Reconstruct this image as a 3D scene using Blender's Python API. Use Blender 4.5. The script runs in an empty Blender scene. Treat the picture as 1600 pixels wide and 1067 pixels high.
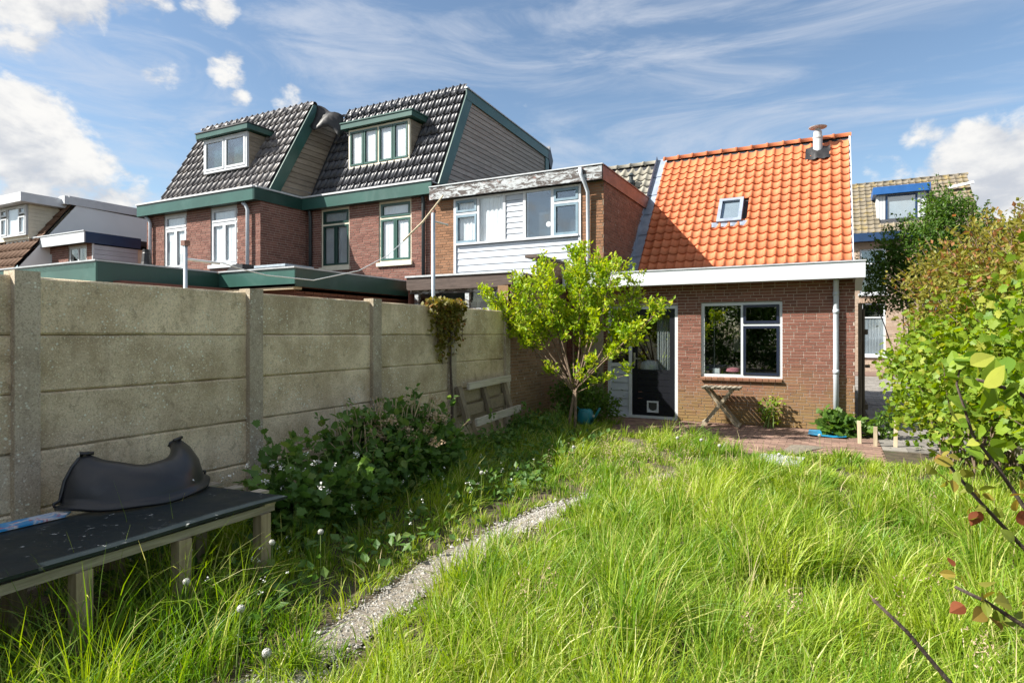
import bpy, math, random
import numpy as np
from mathutils import Vector, Matrix
random.seed(7); RNG = np.random.default_rng(11)
R = math.radians
scene = bpy.context.scene
COL = scene.collection

# ------------------------------------------------------------------ camera
cam = bpy.data.cameras.new("camera"); camo = bpy.data.objects.new("camera", cam); COL.objects.link(camo)
camo.location = (0, 0, 1.6); camo.rotation_euler = (R(90), 0, R(27.783))
cam.sensor_width = 36; cam.lens = 21.35; cam.shift_y = -0.0066; cam.clip_end = 2000; cam.clip_start = 0.05
scene.camera = camo
# ------------------------------------------------------------------ world
SUN = Vector((-0.92, -0.72, 1.0)).normalized()
SUN_EL = math.asin(SUN.z); SUN_ROT = math.atan2(SUN.x, SUN.y) % (2 * math.pi)
world = bpy.data.worlds.new("World"); scene.world = world; world.use_nodes = True
WN = world.node_tree; WN.nodes.clear()
def wn(t, **k):
    n = WN.nodes.new(t)
    for a, b in k.items(): setattr(n, a, b)
    return n
def wmath(op, a, b=None, c=None):
    n = wn("ShaderNodeMath", operation=op)
    for i, v in enumerate((a, b, c)):
        if v is None: continue
        if isinstance(v, (int, float)): n.inputs[i].default_value = v
        else: WN.links.new(v, n.inputs[i])
    return n.outputs[0]
def wrange(v, a, b, c=0.0, d=1.0):
    n = wn("ShaderNodeMapRange", interpolation_type='SMOOTHSTEP')
    WN.links.new(v, n.inputs[0])
    for i, x in enumerate((a, b, c, d)): n.inputs[i + 1].default_value = x
    return n.outputs[0]
def wmix(f, a, b):
    n = wn("ShaderNodeMix", data_type='RGBA')
    for s, v in ((n.inputs[0], f), (n.inputs[6], a), (n.inputs[7], b)):
        if isinstance(v, (int, float)): s.default_value = v
        elif isinstance(v, tuple): s.default_value = v
        else: WN.links.new(v, s)
    return n.outputs[2]
sky = wn("ShaderNodeTexSky", sky_type='NISHITA', sun_disc=False, sun_elevation=SUN_EL, sun_rotation=SUN_ROT, altitude=0, air_density=1.0, dust_density=0.6, ozone_density=1.6)
tc = wn("ShaderNodeTexCoord"); DIR = tc.outputs["Generated"]
sep = wn("ShaderNodeSeparateXYZ"); WN.links.new(DIR, sep.inputs[0])
def wnoise(vec, scale, detail=6, rough=.55, dist=0.0):
    n = wn("ShaderNodeTexNoise"); WN.links.new(vec, n.inputs["Vector"])
    n.inputs["Scale"].default_value = scale; n.inputs["Detail"].default_value = detail
    n.inputs["Roughness"].default_value = rough; n.inputs["Distortion"].default_value = dist
    return n.outputs["Fac"]
def wmap(scale=(1, 1, 1), loc=(0, 0, 0)):
    m = wn("ShaderNodeMapping"); WN.links.new(DIR, m.inputs[0]); m.inputs["Scale"].default_value = scale; m.inputs["Location"].default_value = loc
    return m.outputs[0]
n1 = wnoise(wmap((1, 1, 1.7)), 7.5, 9, .58, .25)
n0 = wnoise(wmap((1, 1, 1.5), (3.1, 1.7, .4)), 2.6, 3, .5)
blobs = [((-0.886, 0.393, 0.238), 4.3), ((-0.874, 0.424, 0.232), 2.8), ((-0.863, 0.45, 0.229), 2.2), ((-0.892, 0.372, 0.262), 3.2), ((-0.848, 0.489, 0.194), 2.2), ((-0.87, 0.447, 0.19), 2.6), ((-0.89, 0.408, 0.184), 3), ((-0.849, 0.366, 0.375), 2.8), ((-0.816, 0.404, 0.402), 2.6), ((-0.768, 0.456, 0.418), 2.4), ((-0.721, 0.515, 0.431), 2),
         ((0.157, 0.958, 0.215), 3.2), ((0.103, 0.957, 0.259), 1.8), ((0.065, 0.972, 0.227), 1.9), ((0.192, 0.966, 0.171), 4.5), ((0.24, 0.95, 0.19), 4.5), ((0.30, 0.93, 0.17), 6),
         ((-0.793, 0.498, 0.351), 1.5), ((-0.698, 0.627, 0.345), 1.5), ((-0.742, 0.561, 0.368), 1.6), ((-0.739, 0.579, 0.333), .9)]
acc = None
for d, rad in blobs:
    v = wn("ShaderNodeVectorMath", operation='DOT_PRODUCT'); WN.links.new(DIR, v.inputs[0]); v.inputs[1].default_value = Vector(d).normalized()
    m = wrange(v.outputs["Value"], math.cos(R(rad * 1.45)), math.cos(R(rad * .35)), 0, min(1, .42 + .17 * rad))
    acc = m if acc is None else wmath('MAXIMUM', acc, m)
# unseen cumulus added beyond the frame to lift ambient light, thinned over clear blue
away = wmath('MAXIMUM', wrange(sep.outputs[1], .25, -.35, 0, 1), wrange(sep.outputs[2], .52, .72, 0, 1))
gen = wmath('MULTIPLY', wrange(n0, .40, .56, 0, .85), away)
acc = wmath('MAXIMUM', acc, gen)
nf = wnoise(wmap((1, 1, 1.5)), 22, 8, .6, .3)
dens = wmath('ADD', wmath('MULTIPLY', acc, .70), wmath('ADD', wmath('MULTIPLY', wmath('SUBTRACT', n1, .5), 1.5), wmath('MULTIPLY', wmath('SUBTRACT', nf, .5), .75)))
cm = wrange(dens, .30, .62, 0, .97)
n2 = wnoise(wmap((1, 1, 1.7), (.0, .0, .06)), 7.5, 5, .55, .25)
shade = wrange(wmath('ADD', wmath('SUBTRACT', n1, n2), wmath('MULTIPLY', wmath('SUBTRACT', nf, .5), .25)), -.17, .14, 0, 1)
cloudc = wmix(shade, (2.0, 2.1, 2.3, 1), (3.25, 3.2, 3.1, 1))
# high thin cirrus
ci = wnoise(wmap((1.2, 2.2, 7.0), (0, .3, 0)), 2.3, 8, .62, .8)
cim = wmath('MULTIPLY', wrange(ci, .40, .74, 0, .66), wrange(sep.outputs[2], .02, .25, .25, 1))
skyt = wn("ShaderNodeMix", data_type='RGBA', blend_type='MULTIPLY'); skyt.inputs[0].default_value = 1
WN.links.new(sky.outputs[0], skyt.inputs[6]); skyt.inputs[7].default_value = (.55, .56, .545, 1)
c1 = wmix(cim, skyt.outputs[2], (2.35, 2.5, 2.8, 1))
c2 = wmix(cm, c1, cloudc)
bg = wn("ShaderNodeBackground"); bg.inputs[1].default_value = 0.13; WN.links.new(c2, bg.inputs[0])
wo = wn("ShaderNodeOutputWorld"); WN.links.new(bg.outputs[0], wo.inputs[0])
# ------------------------------------------------------------------ sun
sl = bpy.data.lights.new("sun", 'SUN'); sl.energy = 5.0; sl.angle = R(.53); sl.color = (1, .95, .86)
so = bpy.data.objects.new("sun", sl); COL.objects.link(so); so.location = (-20, -20, 30)
so.rotation_euler = SUN.to_track_quat('Z', 'Y').to_euler()
vs = scene.view_settings; vs.view_transform = 'Standard'; vs.look = 'None'; vs.exposure = 1.24; vs.gamma = 1; vs.use_curve_mapping = False
scene.cycles.max_bounces = 6; scene.cycles.transparent_max_bounces = 12; scene.cycles.caustics_reflective = False; scene.cycles.caustics_refractive = False

# ================================================================== materials
MATS = {}
class NT:
    def __init__(s, name):
        s.m = bpy.data.materials.new(name); s.m.use_nodes = True; s.t = s.m.node_tree; s.t.nodes.clear()
        s.out = s.n("ShaderNodeOutputMaterial"); s.b = s.n("ShaderNodeBsdfPrincipled"); s.l(s.b.outputs[0], s.out.inputs[0])
        s.pos = s.n("ShaderNodeNewGeometry").outputs["Position"]
    def n(s, t, **k):
        x = s.t.nodes.new(t)
        for a, b in k.items(): setattr(x, a, b)
        return x
    def l(s, a, b): s.t.links.new(a, b)
    def put(s, sock, v):
        if isinstance(v, (int, float)): sock.default_value = v
        elif isinstance(v, tuple): sock.default_value = v if len(v) == 4 or len(sock.default_value) == 3 else (*v, 1)
        else: s.l(v, sock)
    def math(s, op, a, b=0.0):
        x = s.n("ShaderNodeMath", operation=op); s.put(x.inputs[0], a); s.put(x.inputs[1], b); return x.outputs[0]
    def noise(s, scale, detail=4, rough=.55, vec=None, dist=0.0):
        x = s.n("ShaderNodeTexNoise"); s.l(vec or s.pos, x.inputs["Vector"]); x.inputs["Scale"].default_value = scale
        x.inputs["Detail"].default_value = detail; x.inputs["Roughness"].default_value = rough; x.inputs["Distortion"].default_value = dist
        return x.outputs["Fac"]
    def vor(s, scale, vec=None, feat='F1', out="Distance"):
        x = s.n("ShaderNodeTexVoronoi", feature=feat); s.l(vec or s.pos, x.inputs["Vector"]); x.inputs["Scale"].default_value = scale; return x.outputs[out]
    def map(s, scale, loc=(0, 0, 0), rot=(0, 0, 0)):
        x = s.n("ShaderNodeMapping"); s.l(s.pos, x.inputs[0]); x.inputs["Scale"].default_value = scale; x.inputs["Location"].default_value = loc; x.inputs["Rotation"].default_value = rot
        return x.outputs[0]
    def rng(s, v, a, b, c=0.0, d=1.0):
        x = s.n("ShaderNodeMapRange", interpolation_type='SMOOTHSTEP'); s.l(v, x.inputs[0])
        for i, q in enumerate((a, b, c, d)): x.inputs[i + 1].default_value = q
        return x.outputs[0]
    def mix(s, f, a, b, blend='MIX'):
        x = s.n("ShaderNodeMix", data_type='RGBA', blend_type=blend); s.put(x.inputs[0], f); s.put(x.inputs[6], a); s.put(x.inputs[7], b); return x.outputs[2]
    def rnd(s, attr=False):
        if attr:
            x = s.n("ShaderNodeAttribute"); x.attribute_name = "rnd"; return x.outputs["Fac"]
        return s.n("ShaderNodeObjectInfo").outputs["Random"]
    def hsv(s, c, h=.5, sa=1.0, v=1.0):
        x = s.n("ShaderNodeHueSaturation"); s.put(x.inputs["Hue"], h); s.put(x.inputs["Saturation"], sa); s.put(x.inputs["Value"], v); s.put(x.inputs["Color"], c); return x.outputs[0]
    def bump(s, h, strength=.3, dist=.01):
        x = s.n("ShaderNodeBump"); x.inputs["Strength"].default_value = strength; x.inputs["Distance"].default_value = dist; s.l(h, x.inputs["Height"]); s.l(x.outputs[0], s.b.inputs["Normal"])
    def done(s, col, rough=.7, spec=.4, metal=0.0):
        s.put(s.b.inputs["Base Color"], col); s.put(s.b.inputs["Roughness"], rough); s.b.inputs["Specular IOR Level"].default_value = spec; s.b.inputs["Metallic"].default_value = metal
        MATS[s.m.name] = s.m; return s.m
def plain(name, c, rough=.6, var=.18, scale=5, bump=0.0, bs=60, spec=.4, metal=0.0, dirt=None, dirt_amt=.35, rnd=0.0, attr=False):
    t = NT(name)
    col = t.mix(t.rng(t.noise(scale, 5), .3, .7), tuple(x * (1 - var) for x in c), tuple(min(1, x * (1 + var)) for x in c))
    if dirt: col = t.mix(t.rng(t.noise(scale * .6, 6, .65, dist=.6), .5, .72, 0, dirt_amt), col, dirt)
    if rnd: col = t.hsv(col, v=t.rng(t.rnd(attr), 0, 1, 1 - rnd, 1 + rnd))
    if bump: t.bump(t.noise(bs, 4), bump, .01)
    return t.done(col, rough, spec, metal)
def brickmat(name, ca, cb, attr, stain=None, stain_z=None, white=0.0, mortar=False):
    t = NT(name); r = t.rnd(attr)
    if mortar: col = t.mix(t.rng(t.noise(30, 4), .3, .7), tuple(x * .75 for x in ca), ca)
    else:
        col = t.mix(r, ca, cb)
        col = t.mix(t.rng(t.noise(45, 4, .6), .35, .75, 0, .45), col, tuple(x * .55 for x in ca))
        col = t.mix(t.rng(t.math('FRACT', t.math('MULTIPLY', r, 7.31)), .86, .93, 0, .5), col, tuple(x * .45 for x in cb))
    if stain:
        sp = t.n("ShaderNodeSeparateXYZ"); t.l(t.pos, sp.inputs[0])
        z = t.math('ADD', sp.outputs[2], t.math('MULTIPLY', t.noise(1.6, 4), .9))
        f = t.rng(z, stain_z[1], stain_z[0], 0, 1)
        f = t.math('MULTIPLY', f, t.rng(t.noise(5, 5, .65), .25, .6, .25, .85))
        col = t.mix(f, col, stain)
    if white: col = t.mix(t.rng(t.noise(9, 7, .72), .60, .66, 0, white), col, (.55, .53, .5))
    t.bump(t.noise(80, 4), .35, .004)
    return t.done(col, .88, .25)
brickmat("brick_red_o", (.172, .072, .052), (.24, .108, .08), False, (.24, .165, .065), (.45, 1.65))
brickmat("brick_red_a", (.172, .072, .052), (.24, .108, .08), True, (.24, .165, .065), (.45, 1.65))
brickmat("mortar_red", (.48, .39, .33), (.3, .2, .2), True, (.16, .13, .07), (.25, 1.25), mortar=True)
brickmat("brick_brown_a", (.185, .095, .068), (.265, .145, .105), True, white=.5)
brickmat("brick_wall_garden", (.24, .145, .085), (.34, .21, .13), True, (.20, .15, .07), (.2, 1.6), white=.8)
brickmat("brick_orange_a", (.29, .15, .085), (.22, .115, .065), True)
brickmat("brick_house_a", (.17, .078, .063), (.26, .125, .098), True)
brickmat("brick_pale_a", (.36, .26, .19), (.46, .36, .28), True)
brickmat("mortar_pale", (.46, .40, .34), (.3, .2, .2), True, mortar=True)
brickmat("mortar_dark", (.30, .25, .19), (.3, .2, .2), True, mortar=True)
def tilemat(name, ca, cb, rough, spec, dark=None, moss=None, moss_amt=0.0, attr=False, pale=None):
    t = NT(name); r = t.rnd(attr)
    col = t.mix(r, ca, cb)
    if dark: col = t.mix(t.rng(t.noise(6, 6, .65), .52, .75, 0, .55), col, dark)
    if pale: col = t.mix(t.rng(t.noise(3.0, 6, .7, dist=.5), .50, .70, 0, .75), col, pale)
    if moss: col = t.mix(t.rng(t.noise(2.6, 6, .7), .50, .62, 0, moss_amt), col, moss)
    t.bump(t.noise(70, 3), .15, .004)
    return t.done(col, rough, spec)
tilemat("tile_orange", (.50, .142, .058), (.60, .195, .085), .66, .3, (.33, .11, .055), moss=(.24, .12, .07), moss_amt=.18)
tilemat("tile_orange_a", (.50, .142, .058), (.60, .195, .085), .66, .3, (.33, .11, .055), moss=(.24, .12, .07), moss_amt=.18, attr=True)
tilemat("tile_black", (.028, .030, .039), (.050, .052, .063), .40, .5)
tilemat("tile_black_weathered", (.085, .081, .088), (.145, .136, .14), .48, .45, pale=(.33, .30, .275))
tilemat("tile_grey", (.24, .225, .185), (.33, .31, .26), .8, .2, (.10, .10, .09))
tilemat("tile_mossy", (.17, .145, .105), (.23, .20, .155), .85, .2, (.09, .08, .065), moss=(.32, .23, .06), moss_amt=.5)
tilemat("tile_brown", (.12, .07, .045), (.17, .10, .06), .85, .2, attr=True)
def concrete(name, base, dirty, lich):
    t = NT(name)
    col = t.mix(t.rng(t.noise(2.2, 6, .65), .36, .64), dirty, base)
    col = t.hsv(col, v=t.rng(t.rnd(), 0, 1, .88, 1.12))
    col = t.mix(t.rng(t.noise(9, 7, .75, dist=.6), .54, .64, 0, .55), col, tuple(x * .62 for x in dirty))
    col = t.mix(t.rng(t.noise(5.5, 7, .75, vec=t.map((1, 1, 1.6), (7, 2, 5)), dist=.8), .60, .70, 0, .55), col, (.62, .58, .50))
    col = t.mix(t.rng(t.noise(75, 4, .75), .46, .66, 0, .62), col, tuple(x * .38 for x in base))
    col = t.mix(t.rng(t.noise(90, 3, .6, vec=t.map((1, 1, 1), (5, 3, 2))), .58, .68, 0, .75), col, tuple(min(.85, x * 1.35) for x in base))
    streak = t.noise(1.0, 5, .6, vec=t.map((7, 7, .8)))
    col = t.mix(t.rng(streak, .5, .75, 0, .40), col, tuple(x * .65 for x in dirty))
    lm = t.math('MULTIPLY', t.rng(t.vor(34), .20, .33, 1, 0), t.rng(t.noise(1.9, 4, .6), .42, .56))
    lm = t.math('MULTIPLY', lm, t.rng(t.noise(23, 3), .46, .56))
    col = t.mix(t.math('MULTIPLY', lm, lich), col, (.74, .75, .64))
    h = t.math('ADD', t.noise(120, 3), t.math('MULTIPLY', t.noise(18, 4), .7))
    t.bump(h, .65, .008)
    return t.done(col, .93, .15)
concrete("concrete_panel", (.72, .60, .425), (.47, .37, .24), 1.0)
concrete("concrete_panel_b", (.75, .665, .515), (.52, .44, .32), .8)
concrete("concrete_post", (.50, .43, .33), (.36, .30, .22), .9)
def wood(name, ca, cb, axis='x', rough=.8, rnd=.15, attr=False):
    t = NT(name); sc = {'x': (3, 40, 40), 'y': (40, 3, 40), 'z': (40, 40, 3)}[axis]
    g = t.noise(1.0, 6, .65, vec=t.map(sc), dist=.4)
    col = t.mix(t.rng(g, .3, .7), ca, cb); col = t.hsv(col, v=t.rng(t.rnd(attr), 0, 1, 1 - rnd, 1 + rnd))
    col = t.mix(t.rng(t.noise(4, 5), .55, .8, 0, .4), col, tuple(x * .5 for x in ca))
    t.bump(g, .4, .004)
    return t.done(col, rough, .25)
wood("siding_grey_y", (.235, .215, .195), (.37, .345, .32), 'y', rnd=.10)
wood("siding_dark_y", (.20, .165, .125), (.30, .255, .205), 'y', rnd=.12)
wood("wood_weathered_y", (.23, .20, .15), (.40, .36, .29), 'y')
wood("wood_weathered_z", (.21, .165, .105), (.34, .28, .185), 'z')
wood("wood_weathered_x", (.22, .18, .125), (.37, .31, .225), 'x')
wood("wood_pallet_y", (.34, .31, .265), (.52, .48, .42), 'y')
wood("wood_pallet_z", (.15, .12, .085), (.24, .20, .15), 'z')
wood("wood_dark_z", (.07, .055, .04), (.12, .095, .07), 'z')
wood("wood_pale_z", (.38, .31, .21), (.52, .44, .32), 'z')
wood("wood_brown_x", (.055, .040, .034), (.10, .075, .065), 'x', .6)
plain("paint_white", (.53, .56, .59), .45, .05, 3, dirt=(.42, .42, .40), dirt_amt=.22)
plain("paint_white_board", (.43, .47, .53), .5, .05, 3, dirt=(.42, .44, .46), dirt_amt=.3, rnd=.04)
plain("paint_cream", (.70, .65, .52), .5, .08, 4, dirt=(.4, .36, .27), dirt_amt=.3)
plain("paint_grey_white", (.58, .60, .63), .5, .06, 3, dirt=(.34, .35, .37), dirt_amt=.35)
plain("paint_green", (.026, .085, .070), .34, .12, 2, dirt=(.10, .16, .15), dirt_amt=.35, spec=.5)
plain("paint_green_dark_shade", (.014, .050, .040), .30, .12, 2, dirt=(.05, .09, .085), dirt_amt=.3, spec=.5)  # darker green, also the shaded copy for side-facing fascia and cornice runs
plain("paint_navy", (.012, .017, .036), .3, .1, 3, spec=.5)
plain("paint_black", (.007, .008, .012), .42, .1, 3, spec=.3)
plain("paint_blue", (.02, .10, .30), .4, .1, 3)
plain("paint_blue_dark", (.014, .04, .10), .4, .1, 3)
plain("paint_blue_grey", (.16, .24, .30), .5, .12, 6, dirt=(.4, .42, .42), dirt_amt=.5)
plain("panel_white_smooth", (.78, .80, .82), .5, .04, 1)
plain("zinc", (.42, .44, .46), .45, .12, 8, metal=.3)
plain("zinc_bright", (.50, .52, .54), .55, .1, 8)
plain("lead", (.22, .26, .33), .5, .18, 5, dirt=(.34, .38, .44), dirt_amt=.5, spec=.4)
plain("bitumen", (.035, .037, .042), .8, .2, 5, bump=.3, bs=90)
plain("plastic_black", (.018, .019, .023), .36, .15, 4, dirt=(.075, .08, .09), dirt_amt=.35, spec=.5)
plain("rubber_black", (.018, .018, .02), .5, .2, 8, spec=.5)
plain("pipe_grey", (.45, .49, .54), .5, .06, 3)
plain("pipe_dark", (.035, .045, .05), .5, .1, 3)
plain("metal_galv", (.36, .42, .48), .45, .12, 12, metal=.4)
plain("steel", (.6, .6, .6), .25, .05, 5, metal=.9)
plain("curtain_white", (.84, .86, .90), .9, .05, 3)
plain("curtain_grey", (.36, .38, .40), .9, .08, 3)
plain("room_dark", (.022, .023, .022), .9, .2, 2)
plain("room_mid", (.05, .05, .048), .9, .2, 2)
plain("blue_plastic", (.02, .22, .42), .4, .1, 5)
plain("teal_plastic", (.01, .16, .21), .35, .1, 5)
plain("pink_cloth", (.6, .2, .25), .8, .1, 5)
plain("copper_brown", (.17, .085, .065), .5, .2, 5, dirt=(.30, .17, .14), dirt_amt=.6)
plain("bark", (.17, .12, .085), .9, .35, 20, bump=.5, bs=60)
plain("bark_dark", (.075, .055, .045), .9, .35, 25, bump=.5, bs=60)
plain("bark_straw", (.43, .33, .21), .9, .25, 20)
plain("seed_head", (.50, .50, .46), .9, .1, 30)
plain("stem_green", (.16, .22, .06), .7, .2, 10)
plain("soil", (.065, .05, .032), .95, .35, 8, bump=.6, bs=40, dirt=(.05, .075, .02), dirt_amt=.7)
plain("gravel_base", (.19, .165, .13), .95, .3, 30, bump=.8, bs=90, dirt=(.13, .105, .075), dirt_amt=.8)
plain("gravel_stone", (.30, .285, .26), .9, .15, 20, rnd=.35, attr=True)
plain("paver", (.215, .135, .105), .9, .15, 12, rnd=.22, attr=True, dirt=(.20, .16, .10), dirt_amt=.6, bump=.3, bs=70)
plain("paver_grey", (.20, .185, .165), .9, .15, 12, rnd=.2, attr=True, bump=.3, bs=70)
plain("paver_joint", (.10, .085, .06), .95, .3, 10)
plain("stone_slab", (.33, .34, .35), .85, .15, 10, bump=.3)
# peeling painted fascia
t = NT("paint_peeling"); g = t.noise(1.0, 8, .72, vec=t.map((5, 9, 16)), dist=.8)
g2 = t.noise(3.0, 6, .7, vec=t.map((1, 1, 2)))
col = t.mix(t.rng(g, .46, .56), (.075, .062, .058), (.40, .43, .45)); col = t.mix(t.rng(g2, .60, .66, 0, .7), col, (.26, .14, .12)); t.bump(g, .5, .006); t.done(col, .7, .3)
t = NT("table_sheet"); g = t.math('MULTIPLY', t.rng(t.noise(16, 6, .7, dist=.5), .61, .65), t.rng(t.noise(2.0, 3), .45, .62))
col = t.mix(g, (.010, .017, .021), (.42, .43, .42)); col = t.mix(t.rng(t.noise(5, 6, .7), .5, .8, 0, .35), col, (.035, .045, .05)); t.done(col, t.rng(t.noise(4, 5), .3, .7, .38, .6), .22)
t = NT("print_board"); v = t.n("ShaderNodeTexVoronoi"); t.l(t.pos, v.inputs["Vector"]); v.inputs["Scale"].default_value = 9
col = t.mix(t.rng(t.noise(6, 4, .6, dist=1.5), .45, .6), (.03, .26, .55), (.62, .60, .62)); col = t.mix(t.rng(t.noise(7, 4, .6, dist=2, vec=t.map((1, 1, 1), (4, 4, 1))), .58, .66), col, (.45, .10, .16)); t.done(col, .35, .5)
# window glass: clear sheet with Fresnel reflection
def glass(name, tint, f0=.06):
    t = NT(name); t.t.nodes.remove(t.b)
    tr = t.n("ShaderNodeBsdfTransparent"); tr.inputs[0].default_value = (*tint, 1)
    gl = t.n("ShaderNodeBsdfGlossy"); gl.inputs["Roughness"].default_value = .015; gl.inputs[0].default_value = (1, 1, 1, 1)
    lw = t.n("ShaderNodeLayerWeight"); lw.inputs[0].default_value = .5
    f = t.math('ADD', t.math('MULTIPLY', t.math('POWER', lw.outputs["Facing"], 5.0), .9), f0 + .03)
    bm = t.n("ShaderNodeBump"); bm.inputs["Strength"].default_value = .05; bm.inputs["Distance"].default_value = .02; t.l(t.noise(1.5, 2), bm.inputs["Height"]); t.l(bm.outputs[0], gl.inputs["Normal"])
    mx = t.n("ShaderNodeMixShader"); t.l(f, mx.inputs[0]); t.l(tr.outputs[0], mx.inputs[1]); t.l(gl.outputs[0], mx.inputs[2]); t.l(mx.outputs[0], t.out.inputs[0])
    MATS[name] = t.m
glass("glass", (.97, .985, .985), .02); glass("glass_blue", (.90, .94, .96), .10); glass("glass_dark", (.85, .88, .88), .13)
# leaves: diffuse + translucent
def leafmat(name, ca, cb, cc=None, tr=.45, rough=.5, spec=.35):
    t = NT(name); r = t.rnd(True)
    col = t.mix(r, ca, cb)
    if cc: col = t.mix(t.rng(t.math('FRACT', t.math('MULTIPLY', r, 5.77)), .80, .9), col, cc)
    t.done(col, rough, spec)
    tl = t.n("ShaderNodeBsdfTranslucent"); t.put(tl.inputs[0], t.hsv(col, .49, 1.1, 1.25))
    mx = t.n("ShaderNodeMixShader"); mx.inputs[0].default_value = tr; t.l(t.b.outputs[0], mx.inputs[1]); t.l(tl.outputs[0], mx.inputs[2]); t.l(mx.outputs[0], t.out.inputs[0])
    return t.m
leafmat("leaf_bright", (.20, .34, .02), (.40, .50, .03), (.52, .52, .06))
leafmat("leaf_mid", (.055, .125, .02), (.12, .21, .03))
leafmat("leaf_dark", (.018, .048, .014), (.045, .095, .02))
leafmat("leaf_weed", (.06, .14, .03), (.12, .22, .045), (.18, .26, .06))
leafmat("leaf_currant", (.10, .20, .018), (.25, .35, .032), (.36, .39, .06))
leafmat("leaf_bronze", (.17, .19, .03), (.27, .24, .04), (.33, .15, .06))
leafmat("leaf_red", (.17, .23, .035), (.34, .26, .05), (.30, .10, .05))
leafmat("leaf_ivy", (.13, .13, .025), (.22, .19, .035), (.30, .15, .04))
leafmat("leaf_dry", (.36, .27, .17), (.48, .37, .25), None, .2)
leafmat("petal_white", (.75, .76, .72), (.8, .8, .78), None, .2)
leafmat("petal_yellow", (.75, .5, .02), (.8, .6, .03), None, .2)
leafmat("grass_blade", (.12, .25, .02), (.33, .43, .04), (.54, .53, .18), .42, .45, .4)
leafmat("grass_straw", (.42, .35, .19), (.52, .44, .26), None, .2)

# ================================================================== mesh helpers
WL = {}
def root(name, label, cat, loc, group=None, kind=None):
    o = bpy.data.objects.new(name, None); o.empty_display_size = .2; COL.objects.link(o); o.location = loc; WL[o] = Vector(loc)
    o["label"] = label
    if cat: o["category"] = cat
    if group: o["group"] = group
    if kind: o["kind"] = kind
    return o
def link(name, me, parent, wloc, label=None, kind=None, rot=None, cat=None, group=None):
    o = bpy.data.objects.new(name, me); COL.objects.link(o); wloc = Vector(wloc); WL[o] = wloc
    if parent is not None:
        o.parent = parent; o.location = wloc - WL[parent]
    else: o.location = wloc
    if rot: o.rotation_euler = rot
    if label: o["label"] = label
    if kind: o["kind"] = kind
    if cat: o["category"] = cat
    if group: o["group"] = group
    return o
class MB:
    def __init__(s): s.v = []; s.f = []
    def add(s, vs, fs):
        b = len(s.v); s.v += [tuple(x) for x in vs]; s.f += [tuple(b + i for i in f) for f in fs]; return s
    def box(s, x0, x1, y0, y1, z0, z1):
        return s.add([(x0, y0, z0), (x1, y0, z0), (x1, y1, z0), (x0, y1, z0), (x0, y0, z1), (x1, y0, z1), (x1, y1, z1), (x0, y1, z1)],
                     [(0, 3, 2, 1), (4, 5, 6, 7), (0, 1, 5, 4), (1, 2, 6, 5), (2, 3, 7, 6), (3, 0, 4, 7)])
    def bar(s, p, q, w, h, up=(0, 0, 1)):
        p, q = Vector(p), Vector(q); d = (q - p).normalized(); u = Vector(up)
        a = d.cross(u)
        if a.length < 1e-4: a = d.cross(Vector((1, 0, 0)))
        a.normalize(); b = a.cross(d).normalized(); a *= w / 2; b *= h / 2
        vs = [p - a - b, p + a - b, p + a + b, p - a + b, q - a - b, q + a - b, q + a + b, q - a + b]
        return s.add(vs, [(0, 1, 2, 3), (7, 6, 5, 4), (0, 4, 5, 1), (1, 5, 6, 2), (2, 6, 7, 3), (3, 7, 4, 0)])
    def prism(s, pts, off):
        off = Vector(off); n = len(pts); vs = [Vector(p) for p in pts] + [Vector(p) + off for p in pts]
        return s.add(vs, [tuple(range(n))[::-1], tuple(range(n, 2 * n))] + [(i, (i + 1) % n, n + (i + 1) % n, n + i) for i in range(n)])
    def quad(s, a, b, c, d): return s.add([a, b, c, d], [(0, 1, 2, 3)])
    def tube(s, pts, rad, n=8, caps=True):
        pts = [Vector(p) for p in pts]; rs = rad if isinstance(rad, (list, tuple)) else [rad] * len(pts)
        b0 = len(s.v); ref = Vector((.31, .52, .79))
        for i, p in enumerate(pts):
            d = (pts[min(i + 1, len(pts) - 1)] - pts[max(i - 1, 0)]).normalized()
            a = d.cross(ref).normalized(); b = d.cross(a)
            for k in range(n):
                t = 2 * math.pi * k / n; s.v.append(tuple(p + (a * math.cos(t) + b * math.sin(t)) * rs[i]))
        for i in range(len(pts) - 1):
            for k in range(n):
                k2 = (k + 1) % n; s.f.append((b0 + i * n + k, b0 + i * n + k2, b0 + (i + 1) * n + k2, b0 + (i + 1) * n + k))
        if caps:
            s.f.append(tuple(b0 + k for k in range(n))[::-1]); s.f.append(tuple(b0 + (len(pts) - 1) * n + k for k in range(n)))
        return s
    def lathe(s, c, prof, n=20):
        b0 = len(s.v); c = Vector(c)
        for r, z in prof:
            for k in range(n):
                t = 2 * math.pi * k / n; s.v.append((c.x + r * math.cos(t), c.y + r * math.sin(t), c.z + z))
        for i in range(len(prof) - 1):
            for k in range(n): s.f.append((b0 + i * n + k, b0 + i * n + (k + 1) % n, b0 + (i + 1) * n + (k + 1) % n, b0 + (i + 1) * n + k))
        s.f.append(tuple(b0 + k for k in range(n))[::-1]); s.f.append(tuple(b0 + (len(prof) - 1) * n + k for k in range(n)))
        return s
    def build(s, name, mat, parent=None, smooth=False, label=None, kind=None, cat=None, group=None, base=False):
        a = np.array(s.v, dtype=float); c = (a.min(0) + a.max(0)) / 2
        if base: c[2] = a[:, 2].min()
        me = bpy.data.meshes.new(name); me.from_pydata([tuple(p) for p in (a - c)], [], s.f); me.materials.append(MATS[mat])
        if smooth:
            me.polygons.foreach_set("use_smooth", [True] * len(me.polygons))
        me.update()
        return link(name, me, parent, c, label, kind, None, cat, group)
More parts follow.
